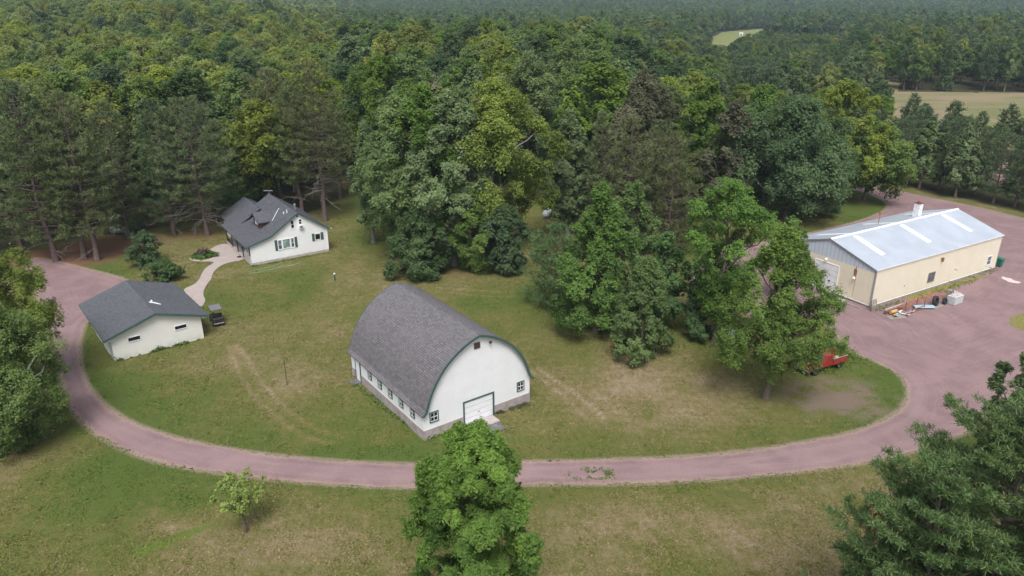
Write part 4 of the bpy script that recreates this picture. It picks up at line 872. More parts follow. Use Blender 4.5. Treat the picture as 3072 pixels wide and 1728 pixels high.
tank('fuel_tank', gp(2195, 1035), -.75, 3.4, .62, M['tank_blue'], 'pale blue tank under the yard trees near the red truck')
tank('storage_tank', gp(1642, 655), 1.2, 2.6, .65, M['tank_paint'], 'white tank glimpsed in the shade behind the tallest tree clump')
# ---- lawn rod, bird feeder, hose, mat
p = gp(862, 1153); c = thing('iron_rod', 'thin dark iron rod standing upright in the lawn left of the barn', 'post', p)
MB().tube([(0, 0, 0), (-.03, 0, 2.75)], .035, 6).build('rod', M['dark_metal'], c); MB().lathe([(.10, 0), (.08, .06), (.02, .08)], 10).build('base', M['dark_metal'], c)
p = gp(1005, 842); c = thing('bird_feeder', 'slim pole with a small white topped green feeder behind the barn', 'bird feeder', p)
MB().tube([(0, 0, 0), (0, 0, 1.9)], .025, 6).build('pole', M['dark_metal'], c); MB().tube([(0, 0, 0), (0, 0, .95)], .11, 10).build('canister', M['green_trim'], c)
MB().lathe([(.13, .95), (.16, 1.0), (.10, 1.12), (.02, 1.16)], 12).build('cap', W_, c)
def z2p(x, y): return gp(640+x*.19324, 560+y*.19324, .03)
pts = [z2p(*q) for q in [(1085, 1150), (1045, 1185), (1000, 1212), (850, 1252), (720, 1275), (620, 1300), (570, 1322), (555, 1340), (580, 1350), (680, 1330), (800, 1300), (1000, 1255), (1130, 1235), (1250, 1212), (1320, 1185), (1360, 1165)]]
pts = np.array(pts); tt = np.linspace(0, len(pts)-1, 90); P = np.stack([np.interp(tt, range(len(pts)), pts[:, i]) for i in range(3)], 1); P[:, 0] += .06*np.sin(tt*5); P = P[1:]
hz = MB().tube([tuple(q) for q in P], .038, 6).build('garden_hose', weathered('hose_green', (.16, .36, .20), .5, .1), None); tag(hz, 'light green garden hose looped on the grass in front of the white house', 'hose')
p = gp(720, 770, .06); o = MB().lathe([(.45, 0), (.46, .02), (.44, .03)], 16).build('door_mat', M['rubber'], None); o.location = (p[0], p[1], .055); tag(o, 'dark round mat at the corner of the patio', 'mat')
# ---- trash cart
p = gp(2360+2092*.30362, 580+722*.30362); c = thing('trash_cart', 'green wheeled trash cart standing at the far corner of the workshop', 'trash cart', p, .55)
m = MB(); m.add([(-.33, -.36, .12), (.33, -.36, .12), (.33, .30, .12), (-.33, .30, .12), (-.42, -.45, 1.15), (.42, -.45, 1.15), (.42, .45, 1.15), (-.42, .45, 1.15)], [(0, 3, 2, 1), (4, 5, 6, 7), (0, 1, 5, 4), (1, 2, 6, 5), (2, 3, 7, 6), (3, 0, 4, 7)]); m.build('bin_body', M['green_plastic'], c, .03)
m = MB(); m.extrude([(-.48, 1.15), (-.48, 1.2), (0, 1.29), (.5, 1.22), (.5, 1.15)], 0, -.46, .46); m.build('lid', M['green_plastic'], c, .015)
m = MB(); m.tube([(-.4, .52, 1.1), (.4, .52, 1.1)], .025, 6); m.build('handle', M['green_plastic'], c)
for x in (-.36, .36): MB().lathe([(.13, x-.04), (.13, x+.04)], 14, (0, .33, .13), 'x').build('wheel', M['rubber'], c)
# ---- junk along the workshop wall. zs(): pixel in the workshop close-up -> ground
def zs(x, y, z=0.): return gp(2360+x*.30362, 580+y*.30362, z)
wa = heading(*(2360+830*.30362, 580+1140*.30362), *(2360+2050*.30362, 580+745*.30362))   # direction along the wall
p = zs(868, 1166); c = thing('pallet', 'grey wooden pallet leaning against the near corner of the workshop', 'pallet', p, wa)
X_ = Matrix.Rotation(R(-14), 4, 'X')
for i in range(3): MB().box(-.48+i*.44, -.40+i*.44, -.02, .08, 0, 1.45).build('bearer', M['wood_grey'], c, xf=X_)
for i in range(7): MB().box(-.5, .5, -.045, -.02, .04+i*.22, .15+i*.22).build('board', M['wood_grey'], c, xf=X_)
def tyre(x, y, r, wd, lab, tilt=R(62)):
    p = zs(x, y); o = MB().lathe([(r*.55, -wd*.4), (r*.8, -wd/2), (r*.97, -wd*.38), (r, 0), (r*.97, wd*.38), (r*.8, wd/2), (r*.55, wd*.4), (r*.5, 0), (r*.55, -wd*.4)], 26, (0, 0, 0), 'y')
    o.f = o.f[:-2]; ob = o.build('tyre', M['rubber'], None, smooth=True); ob.location = (p[0], p[1], r*.95); ob.rotation_euler = (R(-12), 0, wa+R(8)); tag(ob, lab, 'tyre', 'used tyres beside the workshop'); return ob
tyre(1462, 1108, .66, .42, 'big tractor tyre leaning by the orange gates'); tyre(1556, 1096, .46, .34, 'smaller tyre between the tractor tyre and the white cabinet')
# orange tubular gates lying in a bowed stack
for k, (a_, b_, lab, n_) in enumerate([((1105, 1150), (1556, 1010), 'rusty orange tubular farm gate lying bowed beside the workshop', 5)]):
    pa, pb = zs(*a_), zs(*b_); d = pb-pa; L = np.linalg.norm(d); c = thing('tubular_gate', lab, 'gate', pa, math.atan2(d[1], d[0]))
    m = MB()
    for i in range(n_):
        yy = -.2+.36*i; pts = [(L*t_, yy*(.25+.75*t_)-.9*t_, .15+.34*math.sin(t_*math.pi*.9)+.05*i) for t_ in np.linspace(.0, 1, 12)]; m.tube(pts, .03, 6)
    m.build('bars', M['orange_paint'], c)
    for t_ in (.35, .65, .98): MB().tube([(L*t_, -.25*(.25+.75*t_)-.9*t_, .2+.34*math.sin(t_*math.pi*.9)), (L*t_, 1.4*(.25+.75*t_)-.9*t_, .5+.34*math.sin(t_*math.pi*.9))], .05, 6).build('upright', M['orange_paint'], c)
# long pale beam and brown beam
def beam(a_, b_, r, mat, lab, nm='beam', z=.12):
    pa, pb = zs(*a_), zs(*b_); d = pb-pa; o = MB().box(0, float(np.linalg.norm(d)), -r, r, 0, 2*r).build(nm, mat, None, .01); o.location = (pa[0], pa[1], z); o.rotation_euler = (0, 0, math.atan2(d[1], d[0])); return tag(o, lab, nm)
beam((968, 1180), (1200, 1098), .11, M['path_concrete'], 'long pale beam on the ground left of the orange gate', z=.22); beam((965, 1195), (1130, 1142), .12, M['wood_brown'], 'dark brown timber lying under the pale beam', 'timber', .0)
p = zs(1022, 1202); o = MB().lathe([(.20, 0), (.20, 1.15)], 14, (0, 0, 0), 'x').build('metal_drum', M['yellow_paint'], None); o.location = (p[0], p[1], .34); o.rotation_euler = (0, 0, wa); tag(o, 'rusty yellow cylinder lying on the scrap heap', 'cylinder')
rg = random.Random(5)
for i, (x, y, a_, lab) in enumerate([(1120, 1180, .3, 'white plank across the scrap heap'), (1150, 1205, -.5, 'slanting white plank at the middle of the scrap heap'), (1190, 1215, .9, 'white board at the right end of the scrap heap'), (1080, 1228, .1, 'white board lying nearest the yard on the scrap heap'), (1215, 1195, 1.6, 'short pale board beside the steel rack')]):
    p = zs(x, y); o = MB().box(-.55, .55, -.10, .10, 0, .05).build('scrap_board', W_, None, xf=Matrix.Rotation(.15+.1*i, 4, 'Y')); o.location = (p[0], p[1], .18+.03*i); o.rotation_euler = (0, 0, wa+a_); tag(o, lab, 'board', 'boards on the scrap heap')
for i, (x, y, r, mt, lab) in enumerate([(1095, 1205, .32, M['steel'], 'grey metal rim on the scrap heap'), (1060, 1215, .22, M['rust'], 'rusty rim at the near side of the scrap heap'), (1180, 1200, .2, M['rust'], 'small rusty rim among the white planks')]):
    p = zs(x, y); o = MB().lathe([(r, 0), (r, .12), (r*.8, .14), (r*.7, .06), (.05, .05)], 16).build('wheel_hub', mt, None); o.location = (p[0], p[1], .05); tag(o, lab, 'rim')
p = zs(1085, 1225); o = MB().box(-1.2, 1.2, -.5, .5, 0, .06).build('wooden_skid', M['wood_grey'], None); o.location = p; o.rotation_euler = (0, 0, wa-.25); tag(o, 'grey wooden skid under the scrap heap', 'skid')
# steel rack
p = zs(1265, 1150); c = thing('steel_rack', 'low rusty steel frame with uprights beside the sheet metal', 'rack', p, wa)
m = MB()
for y in (-.45, .45): m.tube([(-1.3, y, .1), (1.3, y, .1)], .035, 5); m.tube([(-1.3, y, .45), (1.3, y, .45)], .03, 5)
m.build('rail', M['rust'], c); m = MB()
for x in (-1.3, 0, 1.3): m.tube([(x, -.45, .1), (x, .45, .1)], .03, 5)
m.build('crossbar', M['rust'], c)
for x, y, hh in ((-1.3, .45, 1.2), (1.0, .45, 1.3), (1.1, -.45, 1.3), (-1.3, -.45, .6)): MB().tube([(x, y, 0), (x, y, hh)], .04, 5).build('upright', M['dark_metal'], c)
p = zs(1350, 1135); o = MB()
pts = [(-.42+.14*i, .10+.05*(i % 2)+.12*math.sin(i/6*math.pi)) for i in range(7)]; pts += [(x, z-.03) for x, z in pts[::-1]]
o = o.extrude([(a, b) for a, b in pts], 0, -1.25, 1.25).build('sheet_metal', M['tank_blue'], None); o.location = (p[0], p[1], .12); o.rotation_euler = (0, 0, wa-.55); tag(o, 'bluish corrugated metal sheet lying by the steel rack', 'sheet metal')
p = zs(1500, 1115); o = MB().box(-1.2, 1.2, -.35, .35, 0, .05).build('board', M['wood_grey'], None); o.location = p; o.rotation_euler = (0, 0, wa+.1); tag(o, 'flat grey board under the two tyres', 'board')
p = zs(1655, 1085); c = thing('metal_cabinet', 'pale white metal chest standing at the end of the junk row', 'chest', p, wa)
MB().box(-.95, .95, -.5, .5, .05, 1.0).build('body', M['tank_paint'], c, .04); MB().box(-.97, .97, -.52, .52, 1.0, 1.08).build('lid', M['tank_paint'], c, .02)
for i, (dx, dy, sx, sz_, an, lab) in enumerate([(-.45, .05, .5, .25, .3, 'broken pale concrete chunk at the left on the white chest'), (.35, -.1, .55, .2, -.2, 'flat pale concrete chunk at the right on the white chest'), (0, .1, .35, .5, .8, 'upright concrete chunk on top of the white chest')]):
    q = Vector((dx, dy, 0)); q.rotate(Matrix.Rotation(wa, 3, 'Z').to_euler()); o = MB().add([(-sx, -.25, 0), (sx*.9, -.3, 0), (sx, .25, 0), (-sx*.8, .3, 0), (-sx*.8, -.2, sz_), (sx*.6, -.2, sz_*.8), (sx*.8, .2, sz_*1.1), (-sx*.6, .2, sz_*.9)], [(0, 3, 2, 1), (4, 5, 6, 7), (0, 1, 5, 4), (1, 2, 6, 5), (2, 3, 7, 6), (3, 0, 4, 7)]).build('concrete_chunk', M['gravel_stone'], None); o.location = (p[0]+q.x, p[1]+q.y, 1.08); o.rotation_euler = (0, 0, wa+an); tag(o, lab, 'concrete chunk', 'chunks on the white chest')
p = zs(1592, 1050); o = MB().box(-.3, .3, -.25, .25, 0, 1.35).build('wooden_crate', M['wood_grey'], None, .02); o.location = p; o.rotation_euler = (0, 0, wa+.15); tag(o, 'tall grey crate behind the smaller tyre', 'crate')
p = zs(527, 1066); o = MB().lathe([(.2, 0), (.45, .05), (.5, .22), (.44, .22), (.36, .1), (.02, .08)], 18).build('feed_pan', W_, None); o.location = p; tag(o, 'round white pan on the ground before the workshop door', 'pan')
p = zs(610, 1095); o = MB().box(-1.6, 1.6, -.12, .12, 0, .1).build('plank', M['wood_grey'], None); o.location = p; o.rotation_euler = (0, 0, heading(2360+470*.30362, 580+1020*.30362, 2360+760*.30362, 580+1135*.30362)); tag(o, 'grey plank along the foot of the workshop front', 'plank')
# spilled pale stone by the far corner
sp = smoothpoly([zs(*q)[:2] for q in [(2120, 822), (2180, 835), (2230, 850), (2325, 880), (2290, 893), (2240, 885), (2180, 870), (2140, 850)]], 1)
o, *_ = snapped_sheet('crushed_stone', sp, .014, .2, weathered('pale_stone', (.60, .50, .46), .95, .25, 6), .25, .8); o['kind'] = 'structure'
wm_, t = nodes_of('weedy_grass'); k = N(t); p_ = k.pos(); k.out(k.mix(k.ramp(k.noise(3, 5, .7, p_), .35, .7), (.16, .17, .04), (.27, .21, .10)), .95, .1, 0, k.noise(18, 3, .7, p_), .6, .06)
for q in ([(2536, 806), (2556, 792), (2620, 780), (2650, 850), (2590, 834), (2548, 824)], [(2262, 753), (2300, 735), (2400, 711), (2480, 688), (2486, 695), (2400, 724), (2310, 752)]):
    snapped_sheet('grass_verge', vpoly(q, 1), .013, .2, wm_, .35, .9)
def weeds(pts, n, h, spread, seed, mat='leaf_mid'):
    rg_ = np.random.RandomState(seed); P = np.array([gv(*q) for q in pts]); i = rg_.randint(0, len(P)-1, n); f_ = rg_.uniform(0, 1, (n, 1)); b_ = P[i]+(P[i+1]-P[i])*f_+rg_.normal(size=(n, 3))*[spread, spread, 0]
    cl = fbm(b_[:, 0], b_[:, 1], .9, seed, 2); b_ = b_[cl > .42]; n = len(b_); b_[:, 2] = rg_.uniform(.02, 1, n)**1.6*h*np.clip((cl[cl > .42]-.35)*3, .3, 1.3)
    V, F, _ = leaves(b_, unit(rg_.normal(size=(n, 3))+[0, 0, .5]), .11, rg_, 2.2); me = np_mesh('weeds', V, F, rg_.uniform(size=n), [M[mat]]); o = link('weeds', me); o['kind'] = 'stuff'
weeds([(291, 910), (360, 892), (440, 872), (514, 853)], 1500, .55, .10, 1); weeds([(1068, 1106), (1165, 1078)], 500, .3, .12, 2); weeds([(1245, 1042), (1332, 1017)], 700, .4, .14, 3, 'leaf_bronze'); weeds([(885, 962), (960, 1020), (1066, 1104)], 800, .22, .15, 4)
weeds([(1440, 1196), (1490, 1192), (1535, 1194)], 700, .12, .35, 8); weeds([(2196, 782), (2300, 752), (2400, 722), (2500, 680)], 1400, .45, .35, 5); weeds([(630, 672), (700, 660), (828, 636)], 500, .3, .12, 6); weeds([(1990, 935), (2060, 935), (2110, 915), (2140, 890)], 1600, .7, .5, 7)
# ---- far place beyond the green field
def shed(p, rz, L, Wd, hh, wallm, roofm, label, cat='shed', nm='shed'):
    c = thing(nm, label, cat, p, rz); MB().box(-L/2, L/2, -Wd/2, Wd/2, 0, hh).build('wall', wallm, c)
    MB().extrude([(-Wd/2-.4, hh), (0, hh+Wd*.3), (Wd/2+.4, hh)], 0, -L/2-.4, L/2+.4).build('roof', roofm, c)
    MB().box(-.6, .6, -Wd/2-.05, -Wd/2-.001, 0, 2.1).build('door', M['dark_metal'], c)
shed(gp(2311, 110), .2, 5, 4, 2.6, M['dark_metal'], M['rust'], 'tiny dark shed on the far green field', 'shed')
shed(gp(2368, 121), .4, 4, 2.4, 1.9, W_, W_, 'tiny white trailer at the right edge of the far green field', 'trailer', 'trailer')
shed(gp(2222, 106), .1, 3.5, 2.2, 1.9, W_, W_, 'tiny white trailer at the left edge of the far green field', 'trailer', 'trailer')
#@@TREES
# ================================================================== TREES
random.seed(3)
def rel(base, topy, topx=None): return height_at(base, topy, topx)
def wm(base, wv, z=8.): return wv*VS/FPX*depth((base[0], base[1], z))
def hero(name, bx, by, ty, wv, seed, leafm, barkm, label, kind='broad', prof='round', n=16000, leaf=.30, basef=.22, nl=60, gaps=.12, tips=0., lobe=.27, lean=0., rad=1., cat='tree', cx=None, **kw):
    p = gv(bx, by); H = rel(p, ty); Rr = wm(p, wv, H*.6)/2*rad
    if kind == 'broad': q_ = .62 if n < 60000 else .72; V, F, t, paths = broad(seed, H, Rr, H*basef, nl, int(n*2.3) if n > 8000 else n, leaf*q_ if n > 8000 else leaf, prof, lobe, gaps, tips, lean, kw.get('asp', 1.6), 16, kw.get('feather', .6)); dead = []
    else: V, F, t, paths, dead = pine(seed, H, Rr, H*basef, **kw)
    ms = to_meshes(name, V, F, t, paths, M[leafm], M[barkm]); ex = []
    if dead:
        dv, df = tubes_np(dead, 4); dm_ = np_mesh('dead_branches', dv, df, None, [M['deadwood']]); ex.append(('dead_branches', dm_))
    e = put_tree(name, ms, p, 0, 1, label, None, cat, None, ex); return e, H, Rr
A = dict
# the near ash in the bottom centre
hero('ash_tree', 1206, 1640, 1092, 365, 29, 'leaf_ash', 'bark', 'near green ash tree rising at the bottom centre in front of the drive', asp=2.6, feather=.9, n=110000, leaf=.105, basef=.10, nl=130, gaps=.13, prof='round', tips=.6, lobe=.19, rad=1.0)
hero('sapling', 618, 1340, 1195, 120, 12, 'leaf_sapling', 'bark', 'small yellow green sapling standing alone in the near lawn', n=2300, leaf=.13, basef=.38, nl=48, gaps=.2, lobe=.22, prof='vase')
# left edge
hero('tree', 15, 1000, 575, 300, 13, 'leaf_yellow', 'bark', 'bright green broadleaf tree on the left edge beside the gravel, upper one', n=30000, leaf=.24, basef=.15, nl=80, prof='round', tips=.2, lobe=.27)
hero('birch_tree', 25, 1120, 765, 300, 14, 'leaf_ash', 'bark_birch', 'birch with white trunk on the left edge below the bright tree', n=34000, leaf=.20, basef=.05, nl=86, prof='round', tips=.2, gaps=.16, lobe=.27)
# right edge
hero('tree', 2500, 1230, 898, 170, 15, 'leaf_blue', 'bark_grey', 'grey green broadleaf tree cut by the right edge above the pines', n=20000, leaf=.20, basef=.25, nl=37)
# open yard trees
hero('tree', 1925, 1003, 590, 262, 46, 'leaf_fresh', 'bark', 'airy ash in front of the red truck with one dark trunk', n=34000, leaf=.20, basef=.25, nl=74, gaps=.12, prof='egg', tips=.3, lobe=.27)
hero('tree', 1796, 860, 472, 240, 17, 'leaf_fresh', 'bark', 'vase shaped tree with bare lower limbs between maple clump and truck', n=28000, leaf=.23, basef=.20, nl=65, gaps=.10, prof='vase', tips=.35, lobe=.27)
hero('tree', 1968, 760, 552, 120, 18, 'leaf_fresh', 'bark', 'small pale tree between the vase shaped tree and the workshop', n=9000, leaf=.26, basef=.2, nl=30, gaps=.15, tips=.3)
hero('maple_tree', 1612, 893, 655, 172, 19, 'leaf_fresh', 'bark', 'lowest bright maple at the front of the maple clump', n=18000, leaf=.24, basef=.05, nl=59, lobe=.27, prof='egg', tips=.4, gaps=.02)
hero('maple_tree', 1498, 838, 478, 200, 20, 'leaf_maple', 'bark', 'tall maple at the left of the maple clump by the barn', n=26000, leaf=.27, basef=.06, nl=75, lobe=.27, prof='egg', tips=.25, gaps=.02)
hero('maple_tree', 1580, 770, 470, 150, 21, 'leaf_maple', 'bark', 'yellow tipped maple at the back of the maple clump', n=16000, leaf=.28, basef=.12, nl=49, lobe=.27, prof='oval', tips=.6, gaps=.02)
hero('maple_tree', 1660, 820, 596, 140, 41, 'leaf_maple', 'bark', 'round maple at the right of the maple clump', n=14000, leaf=.27, basef=.08, nl=45, lobe=.27, prof='oval', tips=.3, gaps=.02)
hero('white_pine', 1400, 772, 560, 180, 22, 'needle_white', 'bark', 'young white pine with feathery low branches left of the maples', 'pine', basef=.04, whorl=15, per=7, blades=12, blen=.42, bwid=.06, form='white', deadb=0, dens=1.6)
hero('shrub', 1760, 845, 690, 130, 42, 'leaf_dark', 'bark', 'dark bushy growth behind the vase shaped tree', n=9000, leaf=.28, basef=.05, nl=30, prof='dome')
# the tall clump in the middle of the lawn
cot = [('tree', 1015, 655, 262, 230, 23, 'leaf_blue', 'grey green tree at the left of the tall clump behind the barn', 'round', .22, .12),
       ('tree', 1085, 672, 232, 200, 24, 'leaf_mid', 'tree with pale leaning spires in the tall clump behind the barn', 'oval', .18, .1),
       ('tree', 1142, 668, 248, 220, 25, 'leaf_blue', 'broad tree with thick trunk at the centre of the tall clump', 'round', .25, .1),
       ('tree', 1252, 650, 228, 260, 26, 'leaf_yellow', 'yellow green crowned tree at the right of the tall clump', 'round', .22, .2),
       ('tree', 1062, 692, 520, 170, 27, 'leaf_dark', 'low dark tree at the left foot of the tall clump', 'egg', .04, 0),
       ('tree', 1272, 690, 525, 115, 28, 'leaf_dark', 'low dark tree at the right foot of the tall clump', 'round', .10, 0),
       ('tree', 1190, 684, 480, 130, 29, 'leaf_mid', 'low leafy tree between the trunks of the tall clump', 'egg', .08, .2),
       ('tree', 940, 610, 320, 120, 30, 'leaf_blue', 'slim blue green tree at the left edge of the tall clump', 'oval', .2, .1),
       ('poplar_tree', 1428, 590, 285, 130, 31, 'leaf_blue', 'pale cone shaped poplar right of the tall clump', 'egg', .25, .35),
       ('tree', 1424, 590, 400, 105, 32, 'leaf_blue', 'small pale tree below the cone shaped poplar', 'round', .2, .2)]
for nm, bx, by, ty, wv, sd_, lm, lb, pr, bf, tp in cot:
    hero(nm, bx, by, ty, wv, sd_, lm, 'bark_grey', lb, n=int(170*wv), leaf=.33, basef=bf, nl=int(26+wv*.14), prof=pr, tips=tp, gaps=.08, lobe=.29)
# bare dead trees
def deadtree(bx, by, ty, wv, seed, label):
    p = gv(bx, by); H = rel(p, ty); Rr = wm(p, wv, H)/2; rng = np.random.RandomState(seed); paths = [(curve((0, 0, 0), (0, 0, H*.8), 0, rng, 7, .02), np.linspace(.3, .12, 7))]
    for i in range(16):
        z = H*rng.uniform(.5, .8); a = rng.uniform(0, 6.28); l = rng.uniform(.5, 1.)*Rr; e = np.array([math.cos(a)*l, math.sin(a)*l, min(H, z+rng.uniform(.15, .3)*H)]); cv = curve((0, 0, z), e, -.4, rng, 6, .07); paths.append((cv, np.linspace(.11, .03, 6)))
        for q in range(5):
            s1 = cv[rng.randint(2, 6)]; paths.append((curve(s1, s1+np.array([rng.normal()*.8, rng.normal()*.8, rng.uniform(.8, 2.4)]), 0, rng, 4, .1), np.linspace(.055, .02, 4)))
    v, f = tubes_np(paths, 4); me = np_mesh('dead_tree', v, f, None, [M['deadwood']]); o = link('dead_tree', me); o.location = p; tag(o, label, 'dead tree')
deadtree(1082, 640, 222, 90, 1, 'bare grey dead tree between the pale spires of the tall clump'); deadtree(1213, 640, 222, 110, 2, 'bare grey dead tree behind the yellow green crown')
# pines around the house and the left edge
RP = A(whorl=23, per=7, blades=20, blen=.44, bwid=.06, form='red', dens=1.05, tj=.16)
def rpine(bx, by, ty, wv, sd_, lb, bf=.30, db=16, lm='needle_red', **k):
    bf *= .85; wv *= .88; db = int(db*(.9 if db > 20 else .25)); q = dict(RP); q.update(k); hero('red_pine', bx, by, ty, wv, sd_, lm, 'bark_pine', lb, 'pine', basef=bf, deadb=db, **q)
rpine(818, 558, 150, 190, 51, 'tallest red pine right behind the white house, thick trunk and dead lower limbs', .34, 26)
rpine(705, 500, 170, 180, 52, 'red pine with slim pale trunk behind the house roof', .42, 14)
rpine(760, 545, 200, 150, 53, 'red pine between the two trunks behind the house', .3, 14)
rpine(527, 592, 238, 230, 54, 'red pine with many bare dead limbs left of the white house', .30, 30)
rpine(250, 655, 225, 210, 55, 'red pine with reddish trunk, rightmost of the pair by the gravel', .18, 14)
rpine(216, 650, 205, 200, 56, 'red pine with trunk just left of the pair by the gravel', .2, 10)
rpine(145, 655, 190, 220, 57, 'red pine left of the pair by the gravel corner', .14, 12)
rpine(60, 640, 200, 220, 58, 'red pine behind the bright tree on the left edge', .12, 10)
rpine(-40, 660, 195, 220, 59, 'red pine cut by the left edge of the picture', .15, 8)
rpine(330, 600, 250, 150, 60, 'dark pine between the gravel corner and the propane tank', .15, 8)
rpine(440, 590, 240, 170, 61, 'dark pine behind the propane tank and shrubs', .12, 10, 'needle_dark')
rpine(620, 520, 330, 150, 62, 'low dark pine left of the house roof', .05, 2, 'needle_dark')
rpine(860, 500, 260, 120, 63, 'slim pine right of the tallest pine behind the house', .25, 12)
WP = A(whorl=13, per=7, blades=12, blen=.6, bwid=.08, form='white', dens=1.3, deadb=0)
hero('white_pine', 590, 545, 400, 120, 64, 'needle_white', 'bark', 'green white pine just behind the house wing', 'pine', basef=.03, **WP)
hero('tree', 335, 560, 362, 90, 65, 'leaf_blue', 'bark', 'pale silvery tree among the dark pines left of the house', n=6000, leaf=.35, basef=.3, nl=30, prof='egg', tips=.3)
# pines and broadleaves at the right of the tall clump
rpine(1575, 640, 285, 200, 71, 'dark red pine right of the cone shaped poplar', .10, 14)
rpine(1680, 640, 330, 210, 72, 'wide dark pine behind the maple clump', .06, 16)
rpine(1500, 610, 280, 110, 73, 'slim dark pine beside the cone shaped poplar', .2, 8)
rpine(1640, 600, 300, 160, 74, 'dark pine at the back behind the maple clump', .12, 10)
rt = [('tree', 1600, 560, 196, 200, 75, 'leaf_bronze', 'bronze grey crowned tree behind the dark pines', 'round'),
      ('tree', 1820, 560, 262, 130, 76, 'leaf_bronze', 'bronze tinted tree left of the large dark maple', 'oval'),
      ('maple_tree', 1975, 552, 265, 300, 77, 'leaf_dark', 'large dark maple left of the workshop roof', 'round'),
      ('tree', 2075, 545, 420, 90, 78, 'leaf_dark', 'low dark tree at the bend of the gravel road', 'egg'),
      ('tree', 2085, 510, 216, 200, 79, 'leaf_yellow', 'tall yellow green tree above the large dark maple', 'oval'),
      ('tree', 2172, 506, 325, 205, 80, 'leaf_ash', 'leaning tree on the grass by the gravel road with bare trunk', 'round'),
      ('tree', 1760, 520, 210, 170, 81, 'leaf_mid', 'green tree between the bronze tree and the dark maple', 'round'),
      ('tree', 1890, 520, 230, 160, 82, 'leaf_mid', 'mid green tree behind the large dark maple', 'round'),
      ('tree', 1440, 480, 205, 150, 83, 'leaf_dark', 'dark crown just above the cone shaped poplar', 'round'),
      ('tree', 1330, 470, 150, 210, 84, 'leaf_blue', 'broad blue green crown above the yellow green tree', 'round'),
      ('tree', 980, 470, 150, 200, 85, 'leaf_mid', 'rounded crown behind the left spires of the tall clump', 'round')]
for nm, bx, by, ty, wv, sd_, lm, lb, pr in rt:
    hero(nm, bx, by, ty, wv, sd_, lm, 'bark', lb, n=int(120*wv), leaf=.40, basef=.16 if sd_ != 80 else .28, nl=int(26+wv*.12), prof=pr, tips=.15, gaps=.06, lobe=.29)
for i, (bx, by, ty, wv, kd, lb) in enumerate([(2245, 462, 300, 90, 'p', 'pine just right of the leaning tree, beyond the gravel road'), (2312, 474, 298, 95, 'b', 'slim grey green tree with thin trunk beyond the road'), (2360, 478, 330, 80, 'p', 'pine between the two slim trees beyond the road'),
        (2402, 496, 325, 95, 'b', 'second slim tree beyond the road, above the workshop chimney'), (2450, 490, 318, 100, 'p', 'pine beyond the road with red ground behind it'), (2500, 512, 330, 100, 'p', 'dark pine beyond the road above the workshop roof end'),
        (2552, 520, 340, 100, 'p', 'dark pine beyond the road near the right edge'), (2600, 532, 322, 110, 'p', 'pine beyond the road cut by the right edge'), 
        (2280, 440, 285, 90, 'p', 'second row pine right of the leaning tree'), (2390, 455, 290, 90, 'p', 'second row pine above the workshop chimney'), ]):
    if kd == 'p': rpine(bx, by, ty, wv, 120+i, lb, .12, 2, 'needle_dark', whorl=17, blades=14)
    else: hero('tree', bx, by, ty, wv, 120+i, 'leaf_blue', 'bark', lb, n=9000, leaf=.36, basef=.18, nl=60, prof='egg', tips=.2, lobe=.24)
# near pines at the lower right
NP = A(whorl=24, per=9, blades=26, blen=.23, bwid=.036, form='white', dens=4.6, deadb=3)
hero('white_pine', 2385, 1850, 1015, 740, 91, 'needle_white', 'bark', 'big near white pine filling the lower right corner', 'pine', basef=.10, **NP)
hero('white_pine', 2640, 1600, 985, 400, 92, 'needle_white', 'bark', 'white pine on the right edge behind the big near pine', 'pine', basef=.12, **NP)
hero('white_pine', 2195, 1900, 1170, 600, 93, 'needle_white', 'bark', 'lower near white pine leaning out over the near lawn at the bottom right', 'pine', basef=.05, **dict(NP, whorl=16))
# dead reddish sprays in the low near pine
pt = [o for o in C.objects if o.get('label', '').startswith('lower near white pine')][0]; rg_ = np.random.RandomState(4)
for (vx, vy, dy) in ((2218, 1322, -5.5), (2388, 1372, -6.)):
    d_ = ray(vx*VS, vy*VS); t_ = (pt.location.y+dy+8)/d_[1]; q = np.array([d_[0]*t_, d_[1]*t_, CAMH+d_[2]*t_])-np.array(pt.location)
    n = 500; pos = q+rg_.normal(size=(n, 3))*[.32, .3, .28]; V, F, _ = leaves(pos, unit(rg_.normal(size=(n, 3))), .09, rg_, 3.); me = np_mesh('dead_spray', V, F, rg_.uniform(size=n), [M['needle_dead']]); o = link('dead_spray', me, None, pt); o['kind'] = 'stuff'
# shrubs by the house
for i, (bx, by, ty, wv, lb) in enumerate([(373, 672, 588, 84, 'rounded dark shrub on the grass left of the garden path'), (418, 712, 658, 74, 'lower dark shrub beside the path behind the garage'), (325, 588, 552, 84, 'pale arching shrub behind the propane tank'), (640, 660, 632, 22, 'small reddish bush at the stone corner of the house')]):
    p = gv(bx, by-6); H = max(.9, rel(p, ty)); V, F, t, paths = broad(200+i, H, wm(p, wv, 1)/2, .1, 26, 7200 if i < 3 else 900, .17 if i < 3 else .12, 'round', .42, .0)
    ms = to_meshes('shrub', V, F, t, paths, M[['leaf_dark', 'leaf_dark', 'leaf_blue', 'leaf_bronze'][i]], M['bark']); put_tree('shrub', ms, p, 0, 1, lb, 'shrubs near the white house', 'shrub')
